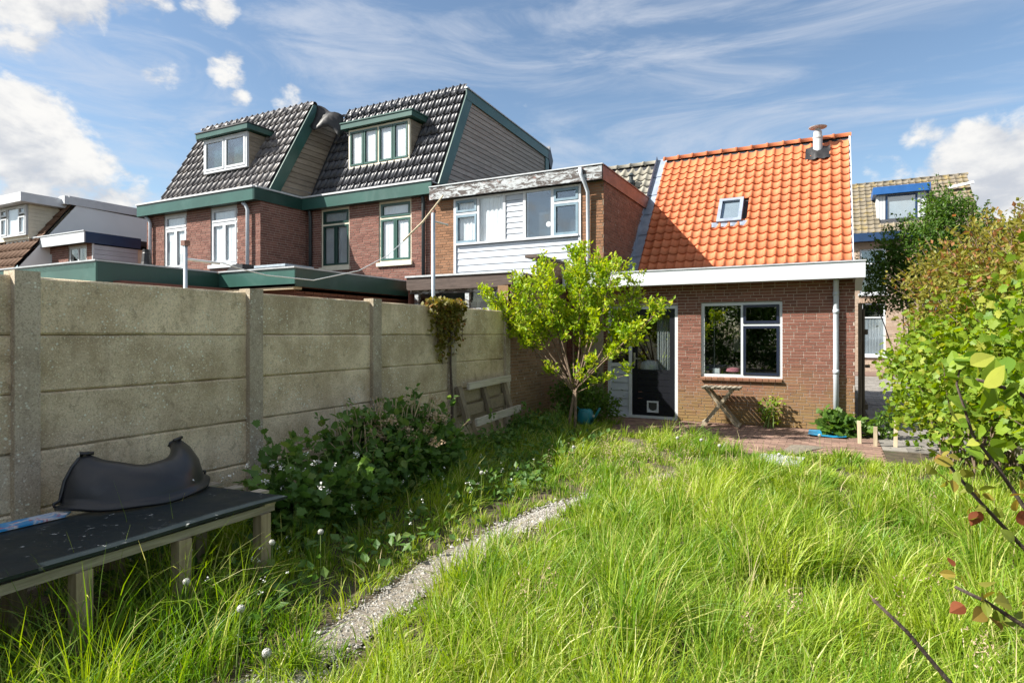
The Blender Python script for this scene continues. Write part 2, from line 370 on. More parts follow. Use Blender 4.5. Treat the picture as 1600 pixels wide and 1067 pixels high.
def npmesh(name, V, F, mat, rnd=None, smooth=False):
    """V (n,3), F (m,k) all faces the same size; rnd = per-vertex value"""
    me = bpy.data.meshes.new(name); V = np.ascontiguousarray(V, dtype=np.float32); F = np.ascontiguousarray(F, dtype=np.int32); k = F.shape[1]
    me.vertices.add(len(V)); me.vertices.foreach_set("co", V.ravel()); me.loops.add(F.size); me.loops.foreach_set("vertex_index", F.ravel())
    me.polygons.add(len(F)); me.polygons.foreach_set("loop_start", np.arange(0, F.size, k, dtype=np.int32))
    me.polygons.foreach_set("use_smooth", np.full(len(F), bool(smooth)))
    if rnd is not None:
        at = me.attributes.new("rnd", 'FLOAT', 'POINT'); at.data.foreach_set("value", np.ascontiguousarray(rnd, dtype=np.float32))
    me.materials.append(MATS[mat]); me.update(calc_edges=True)
    return me
BOXF = np.array([(0, 3, 2, 1), (4, 5, 6, 7), (0, 1, 5, 4), (1, 2, 6, 5), (2, 3, 7, 6), (3, 0, 4, 7)])
def boxes_mesh(name, lo, hi, mat, rnd):
    n = len(lo); lo = np.asarray(lo); hi = np.asarray(hi); V = np.zeros((n, 8, 3))
    for k, (a, b, c) in enumerate(((0, 0, 0), (1, 0, 0), (1, 1, 0), (0, 1, 0), (0, 0, 1), (1, 0, 1), (1, 1, 1), (0, 1, 1))):
        V[:, k, 0] = np.where(a, hi[:, 0], lo[:, 0]); V[:, k, 1] = np.where(b, hi[:, 1], lo[:, 1]); V[:, k, 2] = np.where(c, hi[:, 2], lo[:, 2])
    F = (BOXF[None] + 8 * np.arange(n)[:, None, None]).reshape(-1, 4)
    return npmesh(name, V.reshape(-1, 3), F, mat, np.repeat(rnd, 8))
def brick_wall(parent, org, axis, outward, width, z0, z1, mat_mortar, mat_brick, openings=(), L=.2, C=.055, zb=None, topfn=None, nparts=0, mat_part=None, name='wall', jt=.011, proud=.006, reveal=.1, label=None):
    """vertical wall: origin org (x,y), running along +axis ('x'|'y'), bricks proud of a mortar sheet towards outward (+1/-1 on the other axis)"""
    ox, oy = org; zb = z0 if zb is None else zb
    def P(u, z, d): # d = distance outwards
        return (ox + u, oy + outward * d, z) if axis == 'x' else (ox + outward * d, oy + u, z)
    us = sorted({0, width, *[v for o in openings for v in o[:2]]}); zs = sorted({z0, z1, *[v for o in openings for v in o[2:4]]})
    if topfn: us = sorted(set(us) | set(np.linspace(0, width, 25)))
    mb = MB()
    for a, b in zip(us[:-1], us[1:]):
        for c, d in zip(zs[:-1], zs[1:]):
            m, n = (a + b) / 2, (c + d) / 2
            if any(o[0] < m < o[1] and o[2] < n < o[3] for o in openings): continue
            if topfn:
                t = min(topfn(m), d); 
                if t <= c: continue
                mb.quad(P(a, c, 0), P(b, c, 0), P(b, t, 0), P(a, t, 0)); mb.quad(P(a, t, 0), P(b, t, 0), P(b, t, -.18), P(a, t, -.18))
            else: mb.quad(P(a, c, 0), P(b, c, 0), P(b, d, 0), P(a, d, 0))
    for (a, b, c, d) in [o[:4] for o in openings]:
        e = -reveal
        mb.quad(P(a, c, 0), P(a, d, 0), P(a, d, e), P(a, c, e)); mb.quad(P(b, c, 0), P(b, d, 0), P(b, d, e), P(b, c, e))
        mb.quad(P(a, d, 0), P(b, d, 0), P(b, d, e), P(a, d, e)); mb.quad(P(a, c, 0), P(b, c, 0), P(b, c, e), P(a, c, e))
    wall = mb.build(name, mat_mortar, parent, label=label)
    lo, hi, full = [], [], []
    rows = int((z1 - zb) / C)
    rs = random.Random(5)
    for r in range(rows):
        za = zb + r * C + jt * .5; zt = za + C - jt; u = -(r % 2) * L / 2 - (0.25 * L if r % 4 > 1 else 0)
        while u < width:
            ln = L if rs.random() > .12 else L / 2
            a, b = max(u + jt / 2, 0.0), min(u + ln - jt / 2, width); u += ln
            segs = [(a, b)]
            for o in openings:
                if zt > o[2] and za < o[3]:
                    ns = []
                    for p, q in segs:
                        if q <= o[0] or p >= o[1]: ns.append((p, q))
                        else:
                            if p < o[0]: ns.append((p, o[0]))
                            if q > o[1]: ns.append((o[1], q))
                    segs = ns
            for p, q in segs:
                if q - p < .02: continue
                if topfn and zt > topfn((p + q) / 2): continue
                pr = proud + rs.uniform(-.002, .002)
                A, B = P(p, za, -.004), P(q, zt, pr)
                l = tuple(min(i, j) for i, j in zip(A, B)); h = tuple(max(i, j) for i, j in zip(A, B))
                lo.append(l); hi.append(h); full.append(abs((q - p) - (L - jt)) < .001 and len(segs) == 1)
    lo = np.array(lo); hi = np.array(hi); full = np.array(full); use = np.zeros(len(lo), bool)
    if nparts:
        cen = (lo + hi) / 2; dist = np.linalg.norm(cen - np.array([0, 0, 1.6]), axis=1); dist[~full] = 1e9
        # of a spread that can be seen: skip what stands behind the near grass
        dist[cen[:, 2] < .12] += 50
        ids = np.argsort(dist)[:nparts]; use[ids] = True
        w = L - jt; h = C - jt; dd = proud + .004
        mbm = MB(); 
        if axis == 'x': mbm.box(-w / 2, w / 2, -dd / 2, dd / 2, -h / 2, h / 2)
        else: mbm.box(-dd / 2, dd / 2, -w / 2, w / 2, -h / 2, h / 2)
        me = bpy.data.meshes.new('brick'); me.from_pydata(mbm.v, [], mbm.f); me.materials.append(MATS[mat_part]); me.update()
        for i in ids: link('brick', me, wall, cen[i])
    k = ~use; c = (lo[k].min(0) + hi[k].max(0)) / 2
    me = boxes_mesh('brickwork', lo[k] - c, hi[k] - c, mat_brick, np.random.default_rng(3).random(k.sum()))
    link('brickwork', me, wall, c, kind='stuff')
    return wall
# ---- windows (all face -Y)
def bars(mb, x0, x1, z0, z1, w, ya, yb, wb=None):
    wb = wb or w
    mb.box(x0, x0 + w, ya, yb, z0, z1); mb.box(x1 - w, x1, ya, yb, z0, z1)
    mb.box(x0 + w, x1 - w, ya + .001, yb - .001, z1 - w, z1); mb.box(x0 + w, x1 - w, ya + .001, yb - .001, z0, z0 + wb); return mb
def window(parent, x0, x1, z0, z1, y, frame, fw=.06, cells=(), cuts_x=(), cuts_z=(), depth=.5, room='room_dark', sill=None, name='window', glassm='glass', label=None):
    """y = outer face of the frame. cells: (x0,x1,z0,z1,sash material or None, curtain material or None)"""
    mb = bars(MB(), x0, x1, z0, z1, fw, y, y + .08)
    for cx, a, b in cuts_x: mb.box(cx - fw * .45, cx + fw * .45, y + .002, y + .078, max(a, z0 + fw), min(b, z1 - fw))
    for cz, a, b in cuts_z: mb.box(max(a, x0 + fw), min(b, x1 - fw), y + .003, y + .077, cz - fw * .4, cz + fw * .4)
    w = mb.build(name, frame, parent, label=label)
    rm = MB(); ya, yb = y + .079, y + depth
    rm.quad((x0, yb, z0), (x1, yb, z0), (x1, yb, z1), (x0, yb, z1)); rm.quad((x0, ya, z0), (x0, yb, z0), (x0, yb, z1), (x0, ya, z1)); rm.quad((x1, ya, z0), (x1, yb, z0), (x1, yb, z1), (x1, ya, z1))
    rm.quad((x0, ya, z0), (x1, ya, z0), (x1, yb, z0), (x0, yb, z0)); rm.quad((x0, ya, z1), (x1, ya, z1), (x1, yb, z1), (x0, yb, z1))
    rm.build('room_behind', room, w)
    for a, b, c, d, sash, curt in cells:
        sw = 0.0
        if sash:
            sw = .045 if (b - a) < .7 else .055
            bars(MB(), a, b, c, d, sw, y - .012, y + .04).build('sash', sash, w)
        g = MB().box(a + sw, b - sw, y + .012, y + .018, c + sw, d - sw); g.build('pane', glassm, w)
        if curt:
            nn = 24; vs, fs = [], []
            for i in range(nn + 1):
                xx = a + sw + (b - a - 2 * sw) * i / nn; yy = y + .045 + .010 * math.sin(i * 1.9) + .005 * math.sin(i * 3.3 + 1)
                vs += [(xx, yy, c), (xx, yy, d)]
                if i: fs.append((2 * i - 2, 2 * i, 2 * i + 1, 2 * i - 1))
            MB().add(vs, fs).build('curtain', curt, w, smooth=True)
    return w
# ---- roof tiles
def tile_mesh(name, prof, length, thick, mat, rnd=None):
    """prof: list of (x,z) across; y up the slope from 0; lower end raised by thick"""
    n = len(prof); vs, fs = [], []
    for y, dz in ((0, thick), (length, 0)):
        for x, z in prof: vs.append((x, y, z + dz))
    for x, z in prof: vs.append((x, 0, z + thick - .022))
    for i in range(n - 1):
        fs.append((i, i + 1, n + i + 1, n + i)); fs.append((2 * n + i, 2 * n + i + 1, i + 1, i))
    fs.append((0, n, 2 * n)); fs.append((n - 1, 3 * n - 1, 2 * n - 1))
    me = bpy.data.meshes.new(name); me.from_pydata(vs, [], fs); me.materials.append(MATS[mat])
    me.polygons.foreach_set("use_smooth", [True if (i % 2 == 0 and i < 2 * (n - 1)) else False for i in range(len(me.polygons))]); me.update(); return me
def pantile(w): return [(w * a, b) for a, b in ((-.06, .012), (0, .030), (.08, .043), (.17, .044), (.27, .030), (.37, .010), (.50, .001), (.68, .0), (.84, .006), (.95, .020), (1.02, .030))]
def rolltile(w): return [(w * a, b) for a, b in ((-.02, .010), (.03, .036), (.075, .046), (.12, .044), (.17, .030), (.20, .006), (.34, .001), (.52, .003), (.57, .016), (.62, .016), (.67, .003), (.82, .001), (.96, .003), (1.0, .012))]
def flattile(w): return [(w * a, b) for a, b in ((0, .010), (.06, .028), (.20, .028), (.28, .006), (.6, 0), (.96, .004), (1.0, .012))]
def tiles(parent, org, th, me, w, g, ncol, nrow, skip=None, name='tile', lift=.02, jit=.004, limit=300, alt=None):
    """lay tiles on a slope rising towards +Y; org = lower left corner"""
    es = Vector((0, math.cos(th), math.sin(th))); en = Vector((0, -math.sin(th), math.cos(th))); o = Vector(org)
    L = []
    for j in range(nrow):
        for i in range(ncol):
            if skip and skip(o.x + (i + .5) * w, (j + .5) * g): continue
            L.append((i, j))
    cc = [(o + Vector((i * w, 0, 0)) + es * (j * g) - Vector((0, 0, 1.6))).length for i, j in L]
    order = sorted(range(len(L)), key=lambda k: cc[k]); near = set(order[:limit])
    V, F, Rr = [], [], []
    mv = np.array([v.co[:] for v in me.vertices]); mp = [tuple(p.vertices) for p in me.polygons]
    for k, (i, j) in enumerate(L):
        p = o + Vector((i * w, 0, 0)) + es * (j * g) + en * (lift + random.uniform(0, jit)); rot = (th + random.uniform(-.010, .010), random.uniform(-.006, .006), random.uniform(-.010, .010))
        if k in near: link(name, me, parent, p, rot=rot)
        else:
            m = Matrix.Rotation(th, 4, 'X'); q = (np.array(m.to_3x3()) @ mv.T).T + np.array(p)
            b = len(V); V += [tuple(x) for x in q]; F += [tuple(b + x for x in f) for f in mp]; Rr += [random.random()] * len(q)
    if V:
        a = np.array(V); c = a.mean(0); m2 = bpy.data.meshes.new('tiles_beyond'); m2.from_pydata([tuple(x) for x in a - c], [], F); m2.materials.append(MATS[alt or me.materials[0].name])
        at = m2.attributes.new("rnd", 'FLOAT', 'POINT'); at.data.foreach_set("value", Rr); m2.update(); link('tiles_beyond', m2, parent, c, kind='stuff')
def ridge_tiles(parent, x0, x1, y, z, n, r, mat, name='ridge_tile'):
    L = (x1 - x0) / n; prof = []
    vs, fs = [], []
    for u, rr in ((0, r * 1.14), (.05, r * 1.14), (.051, r), (L + .03, r * .97)):
        for k in range(9):
            t = math.pi * (k / 8) * 1.1 - .05 * math.pi; vs.append((u, -rr * math.cos(t), rr * math.sin(t)))
    for i in range(3):
        for k in range(8): fs.append((i * 9 + k, i * 9 + k + 1, (i + 1) * 9 + k + 1, (i + 1) * 9 + k))
    me = bpy.data.meshes.new(name); me.from_pydata(vs, [], fs); me.materials.append(MATS[mat]); me.polygons.foreach_set("use_smooth", [True] * len(fs)); me.update()
    for i in range(n): link(name, me, parent, (x0 + i * L, y, z + random.uniform(-.004, .004)))
# ---- foliage
LEAF4 = (np.array([(0, 0, 0), (-.5, .45, .06), (.5, .45, .06), (0, 1, 0), (0, .45, -.03)]), np.array([(0, 4, 1), (0, 2, 4), (1, 4, 3), (4, 2, 3)]))
_lob = [(0, 0), (.22, .04), (.48, -.02), (.46, .26), (.58, .50), (.34, .56), (.30, .80), (.12, .78), (0, 1.02)]
_lob = _lob + [(-x, y) for x, y in _lob[-2:0:-1]]
LEAFL = (np.array([(x, y, .10 * abs(x) - .12 * y * y) for x, y in _lob] + [(0, .42, -.03)]), np.array([(i, (i + 1) % len(_lob), len(_lob)) for i in range(len(_lob))]))
_ov = [(0, 0), (.20, .10), (.36, .28), (.42, .48), (.34, .70), (.17, .88), (0, 1.04)]
LEAFO = (np.array([(x, y, .16 * abs(x) - .22 * y * y) for x, y in _ov] + [(-x, y, .16 * abs(x) - .22 * y * y) for x, y in _ov[5:0:-1]] + [(0, .25, -.03), (0, .62, -.11)]), np.array([(0, 1, 12), (1, 2, 12), (2, 3, 12), (3, 13, 12), (3, 4, 13), (4, 5, 13), (5, 6, 13), (6, 7, 13), (7, 8, 13), (8, 9, 13), (9, 12, 13), (9, 10, 12), (10, 11, 12), (11, 0, 12)]))
def rand_unit(n, rng=RNG):
    v = rng.normal(size=(n, 3)); return v / np.linalg.norm(v, axis=1)[:, None]
def leaves_mesh(name, P, size, mat, shape=LEAF4, aspect=.55, up=.6, dirs=None, rng=RNG, rnd=None, var=.35):
    n = len(P); d = rand_unit(n, rng)
    if dirs is not None: d = d * .75 + dirs
    d[:, 2] += .15; d /= np.linalg.norm(d, axis=1)[:, None]
    nn = rand_unit(n, rng); nn[:, 2] = np.abs(nn[:, 2]) + up
    x = np.cross(d, nn); x /= np.linalg.norm(x, axis=1)[:, None] + 1e-9; z = np.cross(x, d)
    s = size * (1 + var * (rng.random(n) * 2 - 1)); lv, lf = shape
    V = P[:, None] + s[:, None, None] * (lv[None, :, 0:1] * aspect / .5 * .5 * x[:, None] * (1 if shape is LEAF4 else 1 / aspect * .9) + lv[None, :, 1:2] * d[:, None] + lv[None, :, 2:3] * z[:, None])
    F = (lf[None] + len(lv) * np.arange(n)[:, None, None]).reshape(-1, 3)
    r = rng.random(n) if rnd is None else np.clip(rnd + .25 * (rng.random(n) - .5), 0, 1)
    return V.reshape(-1, 3), F, np.repeat(r, len(lv))
def put_leaves(name, parts, mat, parent, c, kind=None, smooth=False):
    V, F, Q = [], [], []; b = 0
    for v, f, q in parts: V.append(v); F.append(f + b); Q.append(q); b += len(v)
    c = np.array(c, float); me = npmesh(name, np.concatenate(V) - c, np.concatenate(F), mat, np.concatenate(Q), smooth); return link(name, me, parent, c, kind=kind)
def clumps(cen, rad, n, per, spread, rng=RNG, shell=.55, zmin=None):
    u = rand_unit(n, rng) * (shell + (1 - shell) * rng.random(n) ** .5)[:, None]
    c = np.array(cen) + u * np.array(rad)
    if zmin is not None: c = c[c[:, 2] > zmin]
    P = (c[:, None] + rng.normal(size=(len(c), per, 3)) * spread).reshape(-1, 3)
    return P, np.repeat(rng.random(len(c)), per), np.repeat(u[:len(c)], per, 0)
# ==== SETTING ====
# ================================================================== ground
def gz(x, y): # terrain height
    x = np.asarray(x, float); y = np.asarray(y, float)
    z = -.13 + .13 * np.clip((y - 2.0) / 7.5, 0, 1) + .025 * np.sin(x * 1.7 + y * .9) * np.cos(y * 1.3 - x * .6)
    k = np.clip((y - 8.6) / 1.2, 0, 1); z = z * (1 - k) + (-.012) * k
    return z
# path centre line: x as function of y
PY_ = np.array([-1.0, 1.2, 2.4, 3.0, 3.7, 4.6, 5.5, 6.5, 7.4, 8.3, 9.0, 9.7]); PX_ = np.array([-2.0, -2.2, -2.42, -2.50, -2.53, -2.44, -2.28, -1.95, -1.45, -.85, -.50, -.3])
def path_x(y): return np.interp(y, PY_, PX_)
gxs = np.concatenate([[-300, -60, -30, -18], np.arange(-12, 6.01, .25), [9, 14, 30, 60, 300]]); gys = np.concatenate([[-200, -40, -8], np.arange(-2, 12.01, .25), [16, 24, 40, 80, 300, 900]])
GX, GY = np.meshgrid(gxs, gys); GZ = gz(GX, GY); GZ = np.where(np.hypot(GX - 0, GY - 5) > 14, -.02, GZ)
nx, ny = len(gxs), len(gys); idx = np.arange(nx * ny).reshape(ny, nx)
F = np.stack([idx[:-1, :-1], idx[:-1, 1:], idx[1:, 1:], idx[1:, :-1]], -1).reshape(-1, 4)
link('ground', npmesh('ground', np.stack([GX, GY, GZ], -1).reshape(-1, 3), F, 'soil', smooth=True), None, (0, 0, 0), 'dark garden soil under the grass and around the houses', 'structure')
ys = np.linspace(-.5, 9.7, 60); ws = .15 + .04 * np.sin(ys * 2.1) + .03 * np.sin(ys * 5.3); V = []
for y, w in zip(ys, ws):
    for k in (-1, -.5, 0, .5, 1): V.append((path_x(y) + k * w, y, float(gz(path_x(y) + k * w, y)) + .012 + .012 * (1 - k * k)))
F = [(5 * i + k, 5 * i + k + 1, 5 * i + k + 6, 5 * i + k + 5) for i in range(len(ys) - 1) for k in range(4)]
garden_path = link('garden_path', npmesh('garden_path', np.array(V), np.array(F), 'gravel_base', smooth=True), None, (0, 0, 0), 'narrow pale gravel path curving through the grass', 'structure')
# loose gravel
n = 8000; y = RNG.uniform(1.8, 6.6, n); x = path_x(y) + np.clip(RNG.normal(0, .09, n), -.24, .24); r = RNG.uniform(.004, .011, n) * np.where(RNG.random(n) > .94, 2.0, 1) * (1 + .04 * y)
oct_v = np.array([(1, 0, 0), (-1, 0, 0), (0, 1, 0), (0, -1, 0), (0, 0, 1), (0, 0, -1)]); oct_f = np.array([(0, 2, 4), (2, 1, 4), (1, 3, 4), (3, 0, 4), (2, 0, 5), (1, 2, 5), (3, 1, 5), (0, 3, 5)])
sc = RNG.uniform(.6, 1.3, (n, 1, 3)); rot = RNG.uniform(0, 6.28, n)
ov = oct_v[None] * sc * r[:, None, None]; vx = ov[..., 0] * np.cos(rot)[:, None] - ov[..., 1] * np.sin(rot)[:, None]; vy = ov[..., 0] * np.sin(rot)[:, None] + ov[..., 1] * np.cos(rot)[:, None]
P = np.stack([x, y, gz(x, y) + .02], -1); V = P[:, None] + np.stack([vx, vy, ov[..., 2] * .7], -1)
link('gravel', npmesh('gravel', V.reshape(-1, 3), (oct_f[None] + 6 * np.arange(n)[:, None, None]).reshape(-1, 3), 'gravel_stone', np.repeat(RNG.random(n), 6)), None, (0, 0, 0), 'loose pale gravel lying on the garden path', 'stuff', cat='gravel')
# patio of brick pavers, alley of grey pavers
def paving(name, x0, x1, y0, y1, lx, ly, mat, z, label, edge=None):
    b = MB().box(x0, x1, y0, y1, z - .08, z - .012).build(name, 'paver_joint', None, label=label, kind='structure')
    lo, hi = [], []; j = 0; y = y0
    while y < y1 - .02:
        x = x0 - (lx / 2 if j % 2 else 0)
        while x < x1:
            a, c = max(x, x0), min(x + lx - .006, x1); cx, cy = (a + c) / 2, y + ly / 2
            if c - a > .03 and not (edge and edge(cx, cy)):
                dz = random.uniform(-.004, .004); lo.append((a, y, z - .05)); hi.append((c, min(y + ly - .006, y1), z + dz))
            x += lx
        y += ly; j += 1
    lo = np.array(lo); hi = np.array(hi); cc = WL[b]; me = boxes_mesh('paver', lo - np.array(cc), hi - np.array(cc), mat, RNG.random(len(lo)))
    link('pavers', me, b, cc, kind='stuff'); return b
paving('patio', -4.7, .62, 8.82, 11.49, .20, .10, 'paver', .0, 'reddish brick paved strip in front of the orange roofed house', lambda x, y: y < 9.62 and x < -1.75 + .3 * math.sin(y * 7))
paving('alley', .63, 2.9, 9.9, 29.8, .30, .30, 'paver_grey', -.004, 'shaded paved alley running beside the house to the back street')
MB().add([(-.85, 8.1, .005), (-.35, 8.05, .006), (-.3, 8.5, .012), (-.8, 8.55, .01), (-.85, 8.1, .05), (-.35, 8.05, .05), (-.3, 8.5, .055), (-.8, 8.55, .055)], [(0, 3, 2, 1), (4, 5, 6, 7), (0, 1, 5, 4), (1, 2, 6, 5), (2, 3, 7, 6), (3, 0, 4, 7)]).build('stepping_stone', 'stone_slab', None, label='flat grey stone slab lying in the lawn near the patio', cat='stone slab', base=True)
# ================================================================== concrete fence
FX = -4.85
posts_y = [-1.38, .36, 2.1, 3.94, 5.66, 7.31, 8.97]
fen = root('concrete_fence', 'tall weathered concrete panel fence with slotted posts along the garden edge', 'fence', (FX, 4, 0))
for i, y in enumerate(posts_y):
    w = .075; top = 2.03
    MB().prism([(FX + .055, y - w, -.25), (FX + .055, y + w, -.25), (FX - .09, y + w, -.25), (FX - .09, y - w, -.25)][::-1], (0, 0, top + .25 - .0)).build('post', 'concrete_post', fen)
for i in range(len(posts_y) - 1):
    a, b = posts_y[i] + .06, posts_y[i + 1] - .06
    for k in range(5):
        z0 = .0 + .4 * k; z1 = z0 + .396
        if k == 0: z0 = -.25
        dx = random.uniform(-.006, .006); tilt = random.uniform(-.006, .006)
        x0, x1 = FX - .045 + dx, FX + .0 + dx; dz_ = .012 * (k % 2)
        n = 12; vs, fs = [], []
        for q in range(n + 1):
            yy = a + (b - a) * q / n; e = random.uniform(-.004, .004); e2 = random.uniform(-.004, .003)
            vs += [(x1 - .006, yy, z0 + .003 + e), (x1 + .004, yy, z0 + .016), (x1 + tilt + .004, yy, z1 - .014), (x1 + tilt - .008, yy, z1 + e2), (x0 + dz_, yy, z1 + .004), (x0 + dz_, yy, z0 - .006)]
            if q:
                o = 6 * q
                for s in range(6): fs.append((o - 6 + s, o + s, o + (s + 1) % 6, o - 6 + (s + 1) % 6))
        fs += [tuple(range(6))[::-1], tuple(6 * n + s for s in range(6))]
        MB().add(vs, fs).build('panel', random.choice(['concrete_panel', 'concrete_panel', 'concrete_panel_b']) if k < 3 else 'concrete_panel', fen)
# brick wall continuing the fence
bw = root('brick_garden_wall', 'old flaking brick wall joining the concrete fence to the house', 'brick wall', (FX, 9.1, 0))
def wtop(u): y = 9.06 + u; return 2.45 if y < 9.35 else (2.53 if y < 10.1 else 3.02)
brick_wall(bw, (FX + .05, 9.06), 'y', 1, 2.43, 0, 3.1, 'mortar_dark', 'brick_wall_garden', L=.2, C=.055, topfn=wtop)
MB().box(FX - .2, FX + .0, 9.06, 11.49, 0, 2.44).build('wall_core', 'brick_wall_garden', bw)
MB().box(FX - .2, FX + .07, 10.1, 11.49, 3.025, 3.08).build('coping', 'wood_brown_x', bw)

# ================================================================== orange roofed house
OH = root('orange_roof_house', 'brick house with bright orange pantile roof and black back door', 'house', (-2, 11.5, 0))
HL, HR, HY = -4.84, .33, 11.5
dop = (-3.92 - HL, -2.55 - HL, .0, 2.16); wop = (-2.13 - HL, -.76 - HL, .83, 2.19)
brick_wall(OH, (HL, HY), 'x', -1, HR - HL, 0, 2.56, 'mortar_red', 'brick_red_a', [dop, wop], L=.198, C=.0548, nparts=300, mat_part='brick_red_o', reveal=.12)
brick_wall(OH, (HR, HY), 'y', 1, 6.5, 0, 2.75, 'mortar_red', 'brick_red_a', L=.198, C=.0548, name='side_wall')
# window with rowlock sill
w = window(OH, -2.13, -.76, .83, 2.18, HY + .035, 'paint_white', .055, cells=[(-2.085, -1.44, .88, 2.13, None, None), (-1.405, -.81, 1.80, 2.13, 'paint_navy', None), (-1.405, -.81, .88, 1.755, 'paint_navy', None)], cuts_x=[(-1.42, 0, 9)], cuts_z=[(1.778, -1.42, 9)], depth=2.4, room='room_dark', glassm='glass_dark', label='white framed window with a navy casement and top light')
for k in range(13):
    xa = -2.14 + k * .1065
    MB().add([(xa, HY - .055, .775), (xa + .098, HY - .055, .775), (xa + .098, HY + .03, .80), (xa, HY + .03, .80), (xa, HY - .06, .815), (xa + .098, HY - .06, .815), (xa + .098, HY + .03, .835), (xa, HY + .03, .835)], [(0, 3, 2, 1), (4, 5, 6, 7), (0, 1, 5, 4), (1, 2, 6, 5), (2, 3, 7, 6), (3, 0, 4, 7)]).build('sill_brick', 'brick_red_o', OH)
MB().box(-1.95, -1.83, HY + .16, HY + .28, .89, .98).build('cup', 'curtain_white', w); MB().lathe((-1.6, HY + .25, .90), [(.05, 0), (.13, .03), (.11, .08), (.03, .10)]).build('cloth', 'pink_cloth', w)
MB().box(-2.02, -2.0, HY + .7, HY + .72, .9, 2.05).build('curtain_edge', 'curtain_grey', w); MB().box(-1.78, -1.64, HY + 1.6, HY + 1.64, 1.25, 1.85).build('picture', 'paint_cream', w)
# door group
df = MB(); fx0, fx1 = -3.92, -2.555
df.box(fx0, fx0 + .06, HY + .02, HY + .1, .0, 2.15).box(fx1 - .055, fx1, HY + .02, HY + .1, 0, 2.15).box(-3.50, -3.435, HY + .021, HY + .099, .05, 2.09).box(fx0 + .06, fx1 - .055, HY + .022, HY + .098, 2.09, 2.15).box(fx0 + .06, fx1 - .055, HY + .0, HY + .098, .0, .05).box(fx0 + .06, -3.50, HY + .022, HY + .098, .98, 1.05)
dfo = df.build('door_frame', 'paint_white', OH)
for k in range(6): MB().add([(fx0 + .06, HY + .045, .05 + .155 * k), (-3.50, HY + .045, .05 + .155 * k), (-3.50, HY + .058, .05 + .155 * k + .15), (fx0 + .06, HY + .058, .05 + .155 * k + .15), (fx0 + .06, HY + .09, .05 + .155 * k), (-3.50, HY + .09, .05 + .155 * k), (-3.50, HY + .09, .05 + .155 * k + .15), (fx0 + .06, HY + .09, .05 + .155 * k + .15)], [(0, 1, 2, 3), (7, 6, 5, 4), (0, 4, 5, 1), (3, 2, 6, 7)]).build('board', 'paint_white_board', dfo)
MB().box(fx0 + .06, -3.50, HY + .05, HY + .056, 1.05, 2.09).build('side_pane', 'glass', dfo)
dx0, dx1 = -3.435, -2.61
door = MB().box(dx0, dx0 + .10, HY + .03, HY + .075, .055, 2.085).box(dx1 - .10, dx1, HY + .03, HY + .075, .055, 2.085).box(dx0 + .1, dx1 - .1, HY + .031, HY + .074, 1.97, 2.085).box(dx0 + .1, dx1 - .1, HY + .031, HY + .074, .87, .93).box(dx0 + .1, dx1 - .1, HY + .031, HY + .074, .055, .13)
door = door.build('door', 'paint_black', OH, label='black back door with glass pane and white cat flap')
for k in range(6): MB().box(dx0 + .1, dx1 - .1, HY + .036 + .0, HY + .07, .135 + k * .122, .135 + k * .122 + .117).build('panel_board', 'paint_black', door)
MB().box(dx0 + .1, dx1 - .1, HY + .05, HY + .056, .93, 1.97).build('door_pane', 'glass_dark', door)
cf = bars(MB(), -3.14, -2.92, .115, .335, .03, HY + .012, HY + .035).build('cat_flap', 'paint_white', door)
MB().prism([(-3.11, HY + .024, .30), (-3.11, HY + .024, .22), (-3.09, HY + .024, .17), (-3.03, HY + .024, .15), (-2.97, HY + .024, .17), (-2.95, HY + .024, .22), (-2.95, HY + .024, .30)], (0, .008, 0)).build('cat_flap_panel', 'room_mid', door)
MB().box(-3.11, -2.95, HY + .033, HY + .036, .145, .305).build('cat_flap_back', 'paint_white', door)
MB().box(-3.405, -3.365, HY + .018, HY + .03, 1.0, 1.25).box(-3.40, -3.25, HY - .03, HY - .015, 1.13, 1.15).box(-3.395, -3.375, HY - .03, HY + .018, 1.13, 1.15).build('handle', 'steel', door)
# room behind door and window
rm = MB(); x0, x1, ya, yb, z0, z1 = -4.7, .2, HY + .3, HY + 3.0, .02, 2.5
rm.quad((x0, yb, z0), (x1, yb, z0), (x1, yb, z1), (x0, yb, z1)); rm.quad((x0, ya, z0), (x1, ya, z0), (x1, yb, z0), (x0, yb, z0)); rm.quad((x0, ya, z1), (x1, ya, z1), (x1, yb, z1), (x0, yb, z1))
rm.build('room_behind', 'room_mid', OH)
vs, fs = [], []
for i in range(31):
    xx = -3.0 + .36 * i / 30; yy = HY + .22 + .015 * math.sin(i * 1.7); vs += [(xx, yy, .1), (xx, yy, 2.05)]
    if i: fs.append((2 * i - 2, 2 * i, 2 * i + 1, 2 * i - 1))
MB().add(vs, fs).build('door_curtain', 'curtain_grey', OH, smooth=True)
MB().lathe((-3.15, HY + .3, .8), [(.12, 0), (.2, .12), (.17, .26), (.06, .30)]).build('cushion', 'curtain_white', OH, smooth=True)
